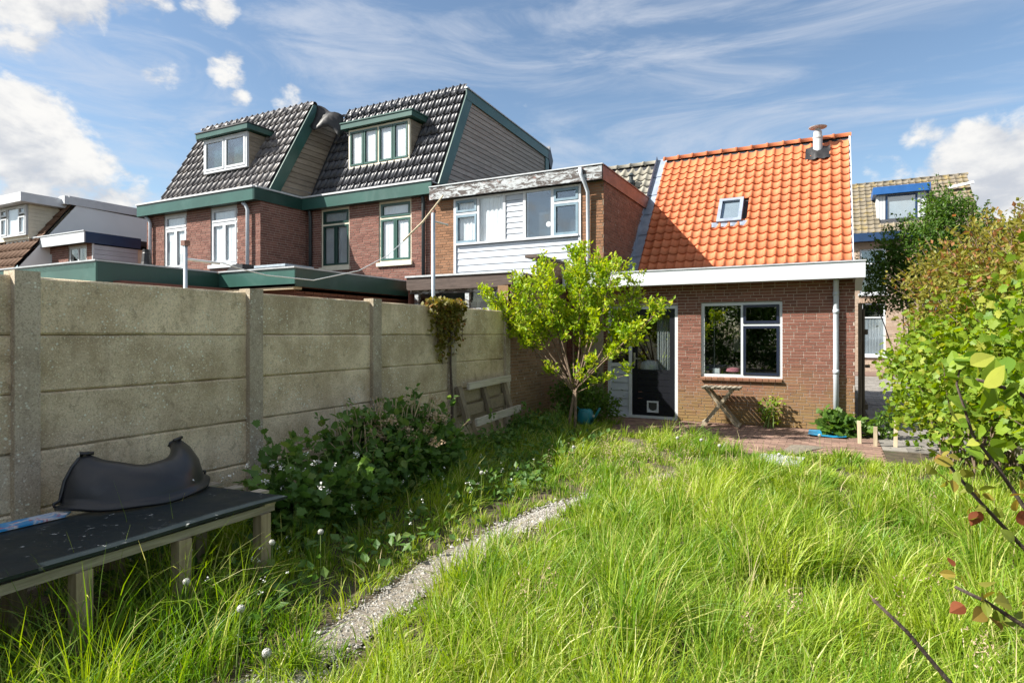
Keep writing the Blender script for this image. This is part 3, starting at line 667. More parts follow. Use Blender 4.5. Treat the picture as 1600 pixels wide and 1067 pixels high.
# fascia, flat roof, soffit
MB().box(-4.72, .47, 11.10, 11.13, 2.51, 2.765).build('fascia', 'paint_white', OH)
MB().box(.44, .47, 11.131, 13.1, 2.512, 2.763).build('fascia_return', 'paint_white', OH)
MB().box(-4.73, .482, 11.085, 11.16, 2.766, 2.79).build('roof_edge_trim', 'zinc', OH)
MB().box(-4.72, .438, 11.131, 11.49, 2.515, 2.53).build('soffit', 'paint_white', OH)
MB().box(-4.72, .438, 11.165, 13.2, 2.70, 2.755).build('flat_roof', 'bitumen', OH)
MB().prism([(.335, 11.14, 2.51), (.335, 11.48, 2.51), (.335, 11.48, 2.32), (.335, 11.40, 2.36)], (.10, 0, 0)).build('eave_bracket', 'paint_grey_white', OH)
MB().tube([(.06, 11.30, 2.52), (.06, 11.33, 2.46), (.06, 11.40, 2.38), (.06, 11.43, 2.28), (.06, 11.43, 1.2), (.06, 11.43, .12)], .042, 12).build('downpipe', 'pipe_grey', OH, smooth=True)
for z in (2.25, 1.95, .95): MB().tube([(.06, 11.43, z), (.06, 11.43, z + .07)], .048, 12).build('pipe_collar', 'pipe_grey', OH, smooth=True)
# sloping roof
TH = math.atan(1.22); Y0r, Z0r = 12.85, 2.76; RY, RZ = 15.53, 6.03
def on_roof(x, s, n=0.0, y0=Y0r, z0=Z0r, th=TH): return Vector((x, y0 + s * math.cos(th) - n * math.sin(th), z0 + s * math.sin(th) + n * math.cos(th)))
SL = (RY - Y0r) / math.cos(TH)
rf = MB().quad((-3.95, Y0r, Z0r), (HR - .02, Y0r, Z0r), (HR - .02, RY, RZ), (-3.95, RY, RZ)).quad((-3.95, RY, RZ), (HR - .02, RY, RZ), (HR - .02, 18.2, Z0r), (-3.95, 18.2, Z0r)).build('roof', 'bitumen', OH, label='bright orange pantile roof with skylight and flue')
MB().add([(HR - .01, 12.85, 2.7), (HR - .01, 18.2, 2.7), (HR - .01, RY, RZ - .02)], [(0, 1, 2)]).build('gable_wall', 'brick_red_o', OH)
MB().add([on_roof(HR + .0, -.05, -.06), on_roof(HR + .0, SL, -.06), on_roof(HR, SL, .05), on_roof(HR, -.05, .05), on_roof(HR + .035, -.05, -.06), on_roof(HR + .035, SL, -.06), on_roof(HR + .035, SL, .05), on_roof(HR + .035, -.05, .05)], [(0, 1, 2, 3), (7, 6, 5, 4), (0, 4, 5, 1), (1, 5, 6, 2), (2, 6, 7, 3), (3, 7, 4, 0)]).build('verge_board', 'paint_white', rf)
tw, tg = .193, .2365
om = tile_mesh('tile', pantile(tw), tg + .05, .034, 'tile_orange')
SKX0, SKX1, SKS0, SKS1 = -2.23, -1.72, 1.58, 2.34
def oskip(x, s): return (SKX0 - .02 < x < SKX1 + .02 and SKS0 - .02 < s < SKS1 + .02)
tiles(rf, (-3.73, Y0r, Z0r), TH, om, tw, tg, 21, 17, oskip, limit=300, alt='tile_orange_a')
ridge_tiles(rf, -3.80, HR + .02, RY + .02, RZ + .0, 12, .095, 'tile_orange')
for k in range(6):
    a, b = k * SL / 6, (k + 1) * SL / 6 + .03
    MB().add([on_roof(-3.95, a, .16), on_roof(-3.945, a, .05), on_roof(-3.70, a, .045 + .02), on_roof(-3.95, b, .15), on_roof(-3.945, b, .035), on_roof(-3.70, b, .03 + .02)], [(0, 1, 4, 3), (1, 2, 5, 4)]).build('lead_flashing', 'lead', rf)
# skylight
sk = MB()
def rbox(mb, x0, x1, s0, s1, n0, n1):
    c = [on_roof(x, s, n) for n in (n0, n1) for (x, s) in ((x0, s0), (x1, s0), (x1, s1), (x0, s1))]
    return mb.add(c, [(0, 3, 2, 1), (4, 5, 6, 7), (0, 1, 5, 4), (1, 2, 6, 5), (2, 3, 7, 6), (3, 0, 4, 7)])
rbox(sk, SKX0, SKX0 + .07, SKS0, SKS1, 0, .12); rbox(sk, SKX1 - .07, SKX1, SKS0, SKS1, 0, .12); rbox(sk, SKX0 + .07, SKX1 - .07, SKS0, SKS0 + .09, 0, .118); rbox(sk, SKX0 + .07, SKX1 - .07, SKS1 - .08, SKS1, 0, .118)
sko = sk.build('skylight', 'lead', rf)
rbox(MB(), SKX0 + .07, SKX1 - .07, SKS0 + .09, SKS1 - .08, .04, .05).build('skylight_blind', 'curtain_grey', sko); rbox(MB(), SKX0 + .07, SKX1 - .07, SKS0 + .09, SKS1 - .08, .07, .08).build('skylight_pane', 'glass_blue', sko)
nn = 20; vs, fs = [], []
for i in range(nn + 1):
    x = SKX0 - .12 + (SKX1 - SKX0 + .24) * i / nn; h = .055 + .02 * math.sin(i * 2 * math.pi / (tw / ((SKX1 - SKX0 + .24) / nn))); vs += [on_roof(x, SKS0 - .12, h), on_roof(x, SKS0 + .02, .075)]
    if i: fs.append((2 * i - 2, 2 * i, 2 * i + 1, 2 * i - 1))
MB().add(vs, fs).build('skylight_apron', 'lead', sko, smooth=True)
# flue
fl = MB().lathe((-.28, 15.17, 5.45), [(.095, 0), (.095, .52), (.105, .525), (.105, .56), (.085, .565), (.085, .68), (.06, .69), (.06, .74), (.18, .76), (.19, .775), (.10, .80), (.02, .81)], 20).build('flue', 'zinc_bright', rf, smooth=False)
vs, fs = [], []
for i in range(9):
    for j in range(5):
        x = -.28 + (i - 4) * .062; s = (15.17 - Y0r) / math.cos(TH) + (j - 2.2) * .11; vs.append(on_roof(x, s, .095 + .018 * math.sin(i * 2.0 + j) + .05 * math.exp(-((i - 4) ** 2 + (j - 2) ** 2) / 3)))
        if i and j: fs.append((5 * (i - 1) + j - 1, 5 * i + j - 1, 5 * i + j, 5 * (i - 1) + j))
MB().add(vs, fs).build('flue_flashing', 'rubber_black', rf, smooth=True)

# ================================================================== grey roofed house beyond the flat roof
GH = root('grey_roof_house', 'grey pantile roof with a small vent beyond the flat roofed house', 'house', (-6, 15.5, 0))
gr = MB().quad((-8.0, 13.5, 2.76 + 1.22 * .65), (-3.96, 13.5, 2.76 + 1.22 * .65), (-3.96, RY - .06, RZ - .07), (-8.0, RY - .06, RZ - .07)).quad((-8, RY - .06, RZ - .07), (-3.96, RY - .06, RZ - .07), (-3.96, 18.5, 2.8), (-8, 18.5, 2.8)).build('roof', 'bitumen', GH)
gm = tile_mesh('tile', pantile(.21), .30, .034, 'tile_grey')
tiles(gr, (-6.07, 14.3, 2.76 + 1.22 * (14.3 - 12.85) - .05), TH, gm, .21, .25, 10, 7)
ridge_tiles(gr, -6.1, -3.98, RY - .05, RZ - .06, 6, .09, 'tile_grey')
MB().lathe((-4.45, 14.85, 4.95), [(.10, 0), (.10, .30), (.075, .31), (.075, .42), (.10, .43), (.10, .50), (.05, .52), (.05, .62), (.085, .63), (.02, .70)], 16).build('roof_vent', 'pipe_dark', GH)
MB().box(-7.9, -4.0, 14.4, 18.3, 0, 2.8).build('wall', 'brick_brown_a', GH)

# ================================================================== flat roofed neighbour
FH = root('flat_roof_house', 'flat roofed brick house with peeling white fascia and white boarding', 'house', (-6, 11.35, 0))
fy = 11.35
brick_wall(FH, (-7.94, fy), 'x', -1, .53, 0, 4.62, 'mortar_dark', 'brick_orange_a', L=.2, C=.058, zb=2.4)
brick_wall(FH, (-4.42, fy), 'x', -1, .465, 0, 4.62, 'mortar_dark', 'brick_orange_a', L=.2, C=.058, zb=2.4, name='wall')
brick_wall(FH, (-3.955, fy), 'y', 1, 3.5, 2.3, 4.62, 'mortar_dark', 'brick_brown_a', L=.2, C=.058, name='side_wall')
MB().box(-7.41, -4.42, fy + .15, fy + .2, 0, 4.6).build('back_wall', 'room_mid', FH)
MB().box(-7.98, -3.93, 11.17, 11.20, 4.61, 4.885).build('fascia', 'paint_peeling', FH)
MB().box(-3.94, -3.915, 11.202, 14.66, 4.60, 4.882).build('side_fascia', 'copper_brown', FH)
MB().box(-7.985, -3.905, 11.15, 11.24, 4.887, 4.91).build('roof_edge', 'zinc', FH); MB().box(-3.96, -3.90, 11.245, 14.66, 4.885, 4.905).build('roof_edge', 'copper_brown', FH)
MB().box(-7.97, -3.945, 11.205, 16.0, 4.63, 4.87).build('flat_roof', 'bitumen', FH)
fw_ = MB().box(-7.43, -7.375, fy - .03, fy + .1, 2.6, 4.6).box(-4.47, -4.42, fy - .03, fy + .1, 2.6, 4.6).box(-7.375, -4.47, fy - .029, fy + .1, 4.555, 4.6).box(-7.375, -4.47, fy - .06, fy + .1, 3.57, 3.61)
for x in (-6.80, -6.155, -5.675, -5.04): fw_.box(x - .03, x + .03, fy - .028, fy + .1, 3.61, 4.555)
fw_.box(-7.375, -6.83, fy - .027, fy + .1, 4.235, 4.285).box(-5.01, -4.47, fy - .027, fy + .1, 4.25, 4.30)
fwo = fw_.build('window', 'paint_grey_white', FH)
def cell(a, b, c, d, sash, curt, gl='glass', room='room_mid'):
    sw = 0
    if sash: sw = .05; bars(MB(), a, b, c, d, sw, fy - .04, fy + .02).build('sash', sash, fwo)
    MB().box(a + sw, b - sw, fy + .0, fy + .006, c + sw, d - sw).build('pane', gl, fwo)
    if curt:
        vs, fs = [], []
        for i in range(25):
            xx = a + (b - a) * i / 24; yy = fy + .06 + .015 * math.sin(i * 1.5) + .008 * math.sin(i * 3.1); vs += [(xx, yy, c), (xx, yy, d)]
            if i: fs.append((2 * i - 2, 2 * i, 2 * i + 1, 2 * i - 1))
        MB().add(vs, fs).build('curtain', curt, fwo, smooth=True)
cell(-7.37, -6.835, 4.29, 4.55, 'paint_blue_grey', 'curtain_white'); cell(-7.37, -6.835, 3.615, 4.23, 'paint_blue_grey', 'curtain_white'); cell(-6.77, -6.185, 3.61, 4.555, None, 'curtain_white')
cell(-5.645, -5.07, 3.61, 4.555, None, None, 'glass_blue'); cell(-5.005, -4.475, 4.305, 4.55, 'paint_blue_grey', None, 'glass_blue'); cell(-5.005, -4.475, 3.615, 4.245, 'paint_blue_grey', None, 'glass_blue')
MB().prism([(-5.13 + .055 * math.cos(k * math.pi / 10), fy - .012, 3.86 + .055 * math.sin(k * math.pi / 10)) for k in range(20)], (0, .01, 0)).build('round_vent', 'paint_white', fwo)
def hboard(parent, x0, x1, y, z0, z1, mat, name='board'):
    return MB().add([(x0, y - .022, z0), (x1, y - .022, z0), (x1, y - .008, z1), (x0, y - .008, z1), (x0, y + .02, z0), (x1, y + .02, z0), (x1, y + .02, z1), (x0, y + .02, z1)], [(0, 1, 2, 3), (7, 6, 5, 4), (0, 4, 5, 1), (1, 5, 6, 2), (2, 6, 7, 3), (3, 7, 4, 0)]).build(name, mat, parent)
for k in range(6): hboard(FH, -7.372, -4.472, fy + .02, 2.70 + k * .143, 2.70 + (k + 1) * .143 - .008, 'paint_white_board')
for k in range(8): hboard(FH, -6.12, -5.71, fy + .01, 3.615 + k * .1175, 3.615 + (k + 1) * .1175 - .007, 'paint_white_board')
MB().tube([(-4.36, 11.13, 4.86), (-4.34, 11.13, 4.72), (-4.27, 11.16, 4.55), (-4.25, 11.27, 4.40), (-4.25, 11.28, 3.5), (-4.25, 11.28, 2.3)], .038, 10).build('downpipe', 'pipe_grey', FH, smooth=True)
# lean-to of that house
LT = root('lean_to', 'dark brown timber lean-to with peeling white glazing behind the fence', 'lean-to', (-6.4, 9.9, 0))
MB().box(-7.62, -5.20, 9.88, 9.91, 2.49, 2.74).build('fascia', 'wood_brown_x', LT)
MB().box(-7.64, -5.18, 9.85, 11.33, 2.745, 2.78).build('roof', 'zinc', LT); MB().box(-5.20, -5.0, 9.9, 9.94, 2.62, 2.80).build('gutter_end', 'paint_white', LT)
fr = MB().box(-7.60, -5.05, 9.96, 10.02, 2.42, 2.49).box(-7.6, -5.05, 9.94, 10.03, 2.06, 2.11).box(-7.6, -5.05, 9.95, 10.02, 1.98, 2.03)
for x in (-7.42, -6.22, -5.15): fr.box(x - .045, x + .045, 9.945, 10.025, 0, 2.42)
fr.build('window_frame', 'paint_peeling', LT); MB().box(-7.6, -5.05, 9.955, 10.015, 0, 1.98).build('lower_wall', 'wood_brown_x', LT)
for a, b in ((-7.37, -6.27), (-6.17, -5.20)):
    MB().box(a, b, 9.98, 9.985, 2.11, 2.42).build('pane', 'glass', LT)
for a, b in ((-7.35, -6.85), (-6.62, -6.1), (-5.95, -5.5)): bars(MB(), a, b, 1.5, 2.36, .05, 11.0, 11.05).build('inner_window', 'paint_grey_white', LT); MB().box(a + .05, b - .05, 11.03, 11.04, 1.55, 2.31).build('inner_pane', 'curtain_grey', LT)
MB().box(-7.6, -5.05, 11.1, 11.15, 0, 2.74).build('rear_wall', 'wood_brown_x', LT); MB().box(-7.63, -7.6, 9.95, 11.3, 0, 2.74).build('side_wall', 'brick_house_a', LT)

# ================================================================== two dark roofed brick houses
TM = 64
def mansard(name, label, xl, xr, cy, wy, ry0, ridge_y, windows, dormer, cw, tilem, stuffsill):
    H = root(name, label, 'house', ((xl + xr) / 2, wy, 0))
    ops = [(a - xl, b - xl, c, d) for a, b, c, d, *_ in windows]
    brick_wall(H, (xl, wy), 'x', -1, xr - xl, 0, 4.79, 'mortar_pale', 'brick_house_a', ops, L=.2, C=.058, zb=2.35, reveal=.08)
    for a, b, c, d, frame, sash, curt in windows:
        m = (a + b) / 2; tz = c + (d - c) * .73
        window(H, a, b, c, d, wy + .02, frame, .055, cells=[(a + .05, b - .05, tz + .025, d - .05, sash, curt), (a + .05, m - .005, c + .05, tz - .025, sash, curt), (m + .005, b - .05, c + .05, tz - .025, sash, curt)], cuts_z=[(tz, a, b)], depth=.6)
        MB().box(a - .04, b + .04, wy - .06, wy + .02, c - .09, c - .002).build('sill', stuffsill, H)
    # cornice / box gutter
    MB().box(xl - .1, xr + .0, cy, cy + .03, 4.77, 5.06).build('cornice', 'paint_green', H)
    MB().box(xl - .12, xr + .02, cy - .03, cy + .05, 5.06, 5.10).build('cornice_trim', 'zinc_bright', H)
    MB().box(xl - .1, xr, cy + .031, wy + .3, 4.775, 4.80).build('soffit', 'paint_green_dark_shade', H)
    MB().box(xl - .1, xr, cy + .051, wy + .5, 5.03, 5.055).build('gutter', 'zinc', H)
    th = math.atan2(7.58 - 5.06, ridge_y - ry0); sl = math.hypot(7.58 - 5.06, ridge_y - ry0)
    rf = MB().quad((xl, ry0, 5.06), (xr, ry0, 5.06), (xr, ridge_y, 7.58), (xl, ridge_y, 7.58)).build('roof', 'bitumen', H)
    MB().box(xl, xr, ridge_y, ridge_y + 5.0, 7.30, 7.50).build('top_roof', 'bitumen', H)
    tw, tg = .213, .302; nc = int((xr - xl - .06) / tw); off = (xr - xl - .04 - nc * tw)
    me = tile_mesh('tile', rolltile(tw), tg + .05, .036, tilem)
    dx0, dx1, dz0, dz1, dy = dormer
    def skip(x, s):
        z = 5.06 + s * math.sin(th); return dx0 - .02 < x < dx1 + .02 and dz0 + .02 < z < dz1 + .05
    tiles(rf, (xl + off, ry0, 5.06), th, me, tw, tg, nc, int(sl / tg) + 1, skip, lift=.015)
    ridge_tiles(rf, xl, xr + .02, ridge_y + .03, 7.60, 12, .085, tilem)
    # dormer
    D = MB().box(dx0, dx1, dy + .09, ridge_y + .3, dz0, dz1 - .02).build('dormer', 'paint_green_dark_shade', H)
    def ry(z): return ry0 + (z - 5.06) / math.tan(th)
    nb = 8
    for k in range(nb):
        za = dz0 + (dz1 - dz0) * k / nb; zb_ = dz0 + (dz1 - dz0) * (k + 1) / nb - .006
        MB().prism([(dx1 + .003, dy + .05, za), (dx1 + .003, ry(za) + .02, za), (dx1 + .003, ry(zb_) + .02, zb_), (dx1 + .003, dy + .05, zb_)], (.018, 0, 0)).build('dormer_board', 'siding_dark_y', D)
    ov = .16
    MB().prism([(dx0 - ov, dy - .14, dz1 + .02), (dx0 - ov, dy - .14, dz1 + .15), (dx0 - ov, ridge_y, dz1 + .15), (dx0 - ov, ridge_y, dz1 + .02)], (dx1 - dx0 + 2 * ov, 0, 0)).build('dormer_cap', cw[1], D)
    MB().box(dx0 - ov - .02, dx1 + ov + .02, dy - .16, ridge_y, dz1 + .151, dz1 + .18).build('dormer_cap_trim', cw[2], D)
    return H, rf, th, D, dy
XA, XB, XC = -16.45, -12.0, -7.95
H1, rf1, th1, D1, dy1 = mansard('brick_house', 'leftmost dark tiled brick house with green cornice and two pane dormer', XA, XB, 9.75, 9.97, 10.18, 11.62,
    [(-15.70, -14.76, 3.32, 4.76, 'paint_white', 'paint_grey_white', 'curtain_white'), (-13.81, -12.82, 3.34, 4.76, 'paint_white', 'paint_grey_white', 'curtain_white')],
    (-14.80, -13.12, 5.84, 6.76, 10.50), ('a', 'paint_green', 'rubber_black'), 'tile_black_weathered', 'paint_white')
window(D1, -14.80, -13.12, 5.86, 6.76, 10.48, 'paint_white', .07, cells=[(-14.74, -13.99, 5.92, 6.70, 'paint_white', None), (-13.94, -13.18, 5.92, 6.70, 'paint_white', None)], cuts_x=[(-13.965, 0, 9)], depth=.5, room='room_mid', glassm='glass_blue')
brick_wall(H1, (XB, 9.97), 'y', 1, 1.5, 0, 4.79, 'mortar_pale', 'brick_house_a', L=.2, C=.058, zb=2.35, name='side_wall')
MB().box(XB + .02, XB + .05, 9.751, 11.2, 4.772, 5.058).build('side_cornice', 'paint_green_dark_shade', H1); MB().box(XB + .0, XB + .07, 9.80, 11.2, 5.061, 5.10).build('cornice_trim', 'zinc_bright', H1)  # side cornice has its shade put into the darker green
H2, rf2, th2, D2, dy2 = mansard('brick_house', 'dark tiled brick house with four pane dormer and grey boarded gable', XB + .01, XC, 11.2, 11.43, 11.45, 12.70,
    [(-11.51, -10.57, 3.30, 4.80 - .03, 'paint_cream', 'paint_green_dark_shade', 'curtain_grey'), (-9.64, -8.67, 3.32, 4.77, 'paint_cream', 'paint_green', 'curtain_white')],
    (-10.92, -9.0, 5.80, 6.80, 11.80), ('a', 'paint_green', 'paint_green'), 'tile_black', 'paint_cream')
window(D2, -10.92, -9.0, 5.82, 6.80, 11.78, 'paint_cream', .05, cells=[(-10.87, -10.44, 5.88, 6.75, 'paint_green', 'curtain_white'), (-10.42, -9.985, 5.88, 6.75, 'paint_green', 'curtain_white'), (-9.935, -9.50, 5.88, 6.75, 'paint_green', 'curtain_white'), (-9.48, -9.05, 5.88, 6.75, 'paint_green', 'curtain_white')], cuts_x=[(-9.96, 0, 9)], depth=.5)
def gable(H, X, ry0, ridge_y, yend, zend, mat, n, bw=.26):
    """boarded side above the cornice, facing +X, with green verge boards"""
    th = math.atan2(2.52, ridge_y - ry0); sh = bw / math.sin(th)
    def yl(z): return ry0 + (z - 5.06) / math.tan(th)
    def zt(y): return 7.56 + (y - ridge_y) * (zend - 7.56) / (yend - ridge_y)
    dz = (7.5 - 5.0) / n
    for k in range(n):
        z0 = 5.0 + k * dz; z1 = z0 + dz - .008
        if z1 > zend - .05:
            ye = ridge_y + (z1 - 7.56) / ((zend - 7.56) / (yend - ridge_y)) if zend < 7.5 else yend
            ye = min(max(ye, yl(z1) + .1), yend)
        else: ye = yend
        MB().add([(X + .016, yl(z0), z0), (X + .016, ye, z0), (X + .004, ye, z1), (X + .004, yl(z1), z1), (X - .02, yl(z0), z0), (X - .02, ye, z0), (X - .02, ye, z1), (X - .02, yl(z1), z1)], [(0, 1, 2, 3), (7, 6, 5, 4), (0, 4, 5, 1), (3, 2, 6, 7), (1, 5, 6, 2)]).build('board', mat, H)
    MB().prism([(X + .02, yl(5.05) - .02, 5.03), (X + .02, yl(5.05) + sh, 5.03), (X + .02, ridge_y + sh, 7.58), (X + .02, ridge_y - .02, 7.60)], (.03, 0, 0)).build('verge_board', 'paint_green', H)
    return zt
gable(H1, XB, 10.18, 11.62, 12.5, 7.5, 'siding_dark_y', 18)
gable(H2, XC, 11.45, 12.70, 17.4, 7.32, 'siding_grey_y', 20)
MB().prism([(XC + .022, 12.62, 7.36), (XC + .022, 12.62, 7.62), (XC + .022, 17.5, 7.40), (XC + .022, 17.5, 7.13)], (.035, 0, 0)).build('top_board', 'paint_green', H2)
MB().prism([(XC + .02, 12.60, 7.622), (XC + .02, 12.60, 7.65), (XC + .02, 17.52, 7.43), (XC + .02, 17.52, 7.402)], (.06, 0, 0)).build('top_trim', 'zinc', H2)
MB().box(XC + .018, XC + .05, 17.25, 17.5, 5.0, 7.12).build('end_board', 'paint_green', H2)
MB().prism([(XC - .25, 17.42, 7.2), (XC + .06, 17.42, 7.2), (XC + .06, 17.55, 7.55), (XC - .25, 17.55, 7.55)], (0, .25, -.4)).build('rear_tiles', 'tile_black', H2)
MB().box(XB, XC - .03, 11.6, 17.4, 0, 4.7).build('core', 'brick_house_a', H2); MB().box(XA, XB - .03, 10.3, 16, 0, 4.7).build('core', 'brick_house_a', H1)
MB().box(XC - .3, XC - .02, 11.43, 17.4, 4.6, 5.05).build('side_wall', 'brick_house_a', H2)
for (x, y, z0, z1, m, H) in ((-16.2, 9.9, 2.6, 4.72, 'pipe_grey', H1), (-12.34, 9.88, 2.6, 4.72, 'pipe_grey', H1), (-11.83, 11.36, 2.6, 4.75, 'pipe_dark', H2), (-8.28, 11.36, 2.4, 4.75, 'pipe_dark', H2)):
    MB().tube([(x - .12 if m == 'pipe_grey' else x, y - .04, z1 + .03), (x - .04 if m == 'pipe_grey' else x, y - .02, z1 - .03), (x, y, z1 - .14), (x, y, z0)], .042, 10).build('downpipe', m, H, smooth=True)
# loose black roofing foil between the two roofs
vs, fs = [], []
for i in range(9):
    for j in range(6):
        u, v = i / 8, j / 5; x = XB + .02 + u * .75; y = 11.62 + .25 * u + .35 * (1 - v) * .2; z = 7.62 - .35 * u - v * (.55 + .15 * math.sin(u * 7)) + .03 * math.sin(9 * u + 5 * v)
        vs.append((x, y + .08 * math.sin(6 * u + 3 * v) - .15 * v, z))
        if i and j: fs.append((6 * (i - 1) + j - 1, 6 * i + j - 1, 6 * i + j, 6 * (i - 1) + j))
foil = MB().add(vs, fs).build('roofing_foil', 'rubber_black', None, True, 'crumpled black roofing foil hanging between the two dark roofs', cat='roofing foil')
sm = foil.modifiers.new('thick', 'SOLIDIFY'); sm.thickness = .01

# ================================================================== green fascia extension
GE = root('flat_extension', 'low flat roofed extension with dark green fascia behind the concrete fence', 'extension', (-10, 8, 0))
E1 = [(-14.5, 5.12), (-9.75, 5.12), (-9.75, 7.17), (-7.85, 7.17), (-7.85, 11.40), (-14.5, 11.40)]
def fas(p, q, z0, z1, name, mat, out):
    a = Vector((*p, 0)); b = Vector((*q, 0)); o = Vector(out) * .03
    vs = [(*p, z0), (*q, z0), (*q, z1), (*p, z1)]; MB().prism([Vector(v) for v in vs], o).build(name, mat, GE)
fas((-14.5, 5.15), (-9.72, 5.15), 2.40, 2.70, 'fascia', 'paint_green', (0, -1, 0)); fas((-9.75, 5.152), (-9.75, 7.168), 2.40, 2.70, 'fascia', 'paint_green_dark_shade', (1, 0, 0))  # side run of the same fascia gets the shaded copy of the green
fas((-9.718, 7.2), (-7.82, 7.2), 2.44, 2.70, 'fascia', 'paint_green', (0, -1, 0)); fas((-7.85, 7.202), (-7.85, 11.0), 2.40, 2.70, 'fascia', 'paint_green_dark_shade', (1, 0, 0))  # again shade painted into the side run, front stays the lighter green
MB().prism([(x, y, 2.60) for x, y in E1], (0, 0, .09)).build('roof', 'bitumen', GE)
for (a, b) in (((-14.5, 5.10), (-9.70, 5.18)), ((-9.78, 5.182), (-9.70, 7.14)), ((-9.70, 7.142), (-7.80, 7.22)), ((-7.86, 7.222), (-7.80, 11.0))): MB().box(a[0], b[0], a[1], b[1], 2.702, 2.725).build('roof_trim', 'zinc', GE)
MB().prism([(x * 1 + (.25 if x < -9 else -.25) * (x > -14), y + .25 * (y < 11), 0) for x, y in E1], (0, 0, 2.42)).build('wall', 'brick_house_a', GE)
brick_wall(GE, (-8.1, 7.45), 'y', 1, 3.6, 1.6, 2.41, 'mortar_pale', 'brick_house_a', L=.2, C=.058, name='side_wall')
MB().box(-9.6, -7.9, 7.22, 7.40, 2.36, 2.40).build('soffit', 'wood_pale_z', GE)
MB().prism([(-11.9, 9.2, 2.69), (-10.9, 9.2, 2.69), (-10.9, 10.2, 2.69), (-11.9, 10.2, 2.69)], (0, 0, .02)).build('roof_patch', 'zinc', GE)
MB().prism([(-11.8, 8.6, 2.695), (-11.2, 8.6, 3.08), (-10.9, 8.6, 3.08), (-10.9, 8.6, 2.695)], (0, .9, 0)).build('dark_rooflight', 'rubber_black', GE)
MB().box(-10.6, -9.75, 8.7, 9.4, 2.70, 2.98).build('roof_hatch', 'zinc', GE); MB().box(-10.63, -9.72, 8.67, 9.43, 2.981, 3.03).build('roof_hatch_lid', 'metal_galv', GE)
MB().lathe((-15.7, 9.5, 3.2), [(.14, 0), (.16, .10), (.12, .28), (.10, .5), (.09, .52), (.09, .6)], 12).build('vent_cowl', 'rubber_black', H1)

# ================================================================== white house far left
WH = root('white_dormer_house', 'white gabled house with brown roof and wide dormer at the far left', 'house', (-21, 9.5, 0))
X3 = -19.5
MB().add([(X3, 8.3, 3.4), (X3, 12.9, 3.4), (X3, 12.9, 5.28), (X3, 9.75, 5.36)], [(0, 1, 2, 3)]).add([(X3, 8.3, 3.4), (X3, 12.9, 3.4), (X3, 12.9, 0), (X3, 8.3, 0)], [(0, 1, 2, 3)]).build('gable_wall', 'panel_white_smooth', WH)
MB().box(X3 - .02, X3 + .03, 9.55, 13, 5.36, 5.60).build('gable_fascia', 'paint_grey_white', WH)
MB().box(-27, X3 - .03, 9.55, 13, 5.40, 5.58).build('flat_top', 'bitumen', WH)
th3 = math.atan2(5.4 - 3.2, 9.7 - 8.1)
r3 = MB().quad((-27, 8.1, 3.2), (X3 - .01, 8.1, 3.2), (X3 - .01, 9.7, 5.4), (-27, 9.7, 5.4)).build('roof', 'bitumen', WH)
tiles(r3, (-24.5, 8.1, 3.2), th3, tile_mesh('tile', flattile(.25), .36, .03, 'tile_brown'), .25, .31, 20, 9, lambda x, s: x < -19.9 and 1.35 < s < 2.9)
MB().box(X3 - .32, X3 - .02, 9.45, 9.56, 5.36, 5.60).build('gutter_end', 'paint_grey_white', WH)
d3 = MB().box(-26, -19.95, 8.78, 10, 4.3, 5.3).build('dormer', 'paint_cream', WH)
for k in range(9): MB().prism([(-19.945, 8.75, 4.30 + k * .105), (-19.945, 9.55, 4.30 + k * .105), (-19.945, 9.55, 4.40 + k * .105), (-19.945, 8.75, 4.40 + k * .105)], (.018, 0, 0)).build('dormer_board', 'paint_cream', d3)
MB().box(-26, -19.68, 8.45, 9.6, 5.27, 5.52).build('dormer_cap', 'paint_grey_white', d3)
window(d3, -21.45, -19.98, 4.40, 5.25, 8.70, 'paint_white', .06, cells=[(-21.4, -21.05, 5.0, 5.2, 'paint_white', None), (-21.4, -21.05, 4.45, 4.95, 'paint_white', 'curtain_white'), (-20.98, -20.42, 4.45, 5.2, None, 'curtain_white'), (-20.38, -20.02, 5.0, 5.2, 'paint_white', None), (-20.38, -20.02, 4.45, 4.95, 'paint_white', 'curtain_white')], cuts_x=[(-21.02, 0, 9), (-20.40, 0, 9)], depth=.4)
MB().box(-27, X3 - .05, 8.3, 12.9, 0, 3.3).build('wall', 'brick_house_a', WH)
MB().box(-27, -21.3, 7.95, 8.1, 3.15, 3.35).build('gutter', 'paint_white', WH)
# its low extension
WE = root('white_flat_extension', 'low brick extension with white and navy fascia beside the white gable', 'extension', (-19, 9.1, 0))
ex0, ex1, ey = -21.3, -17.35, 9.08
brick_wall(WE, (ex0, ey), 'x', -1, ex1 - ex0, 0, 4.05, 'mortar_pale', 'brick_house_a', [(.85, 1.9, 3.2, 3.86), (2.75, 3.65, 3.1, 4.0)], L=.2, C=.058, zb=3.0)
for a, b, c, d in ((ex0 + .85, ex0 + 1.9, 3.2, 3.86), (ex0 + 2.75, ex0 + 3.65, 3.1, 4.0)): window(WE, a, b, c, d, ey + .02, 'paint_white', .07, cells=[(a + .07, b - .07, c + .07, d - .07, None, 'curtain_white' if a < ex0 + 2 else None)], cuts_x=[((a + b) / 2, 0, 9)], depth=.4)
MB().box(ex0 - .1, ex1 + .05, ey - .25, ey - .22, 4.02, 4.31).build('fascia', 'paint_white', WE)
MB().box(ex1 + .02, ex1 + .05, ey - .219, 10.3, 4.02, 4.31).build('side_fascia', 'paint_blue_dark', WE); MB().box(ex1 - .9, ex1 + .019, 10.3, 10.33, 4.02, 4.31).build('side_fascia', 'paint_blue_dark', WE)
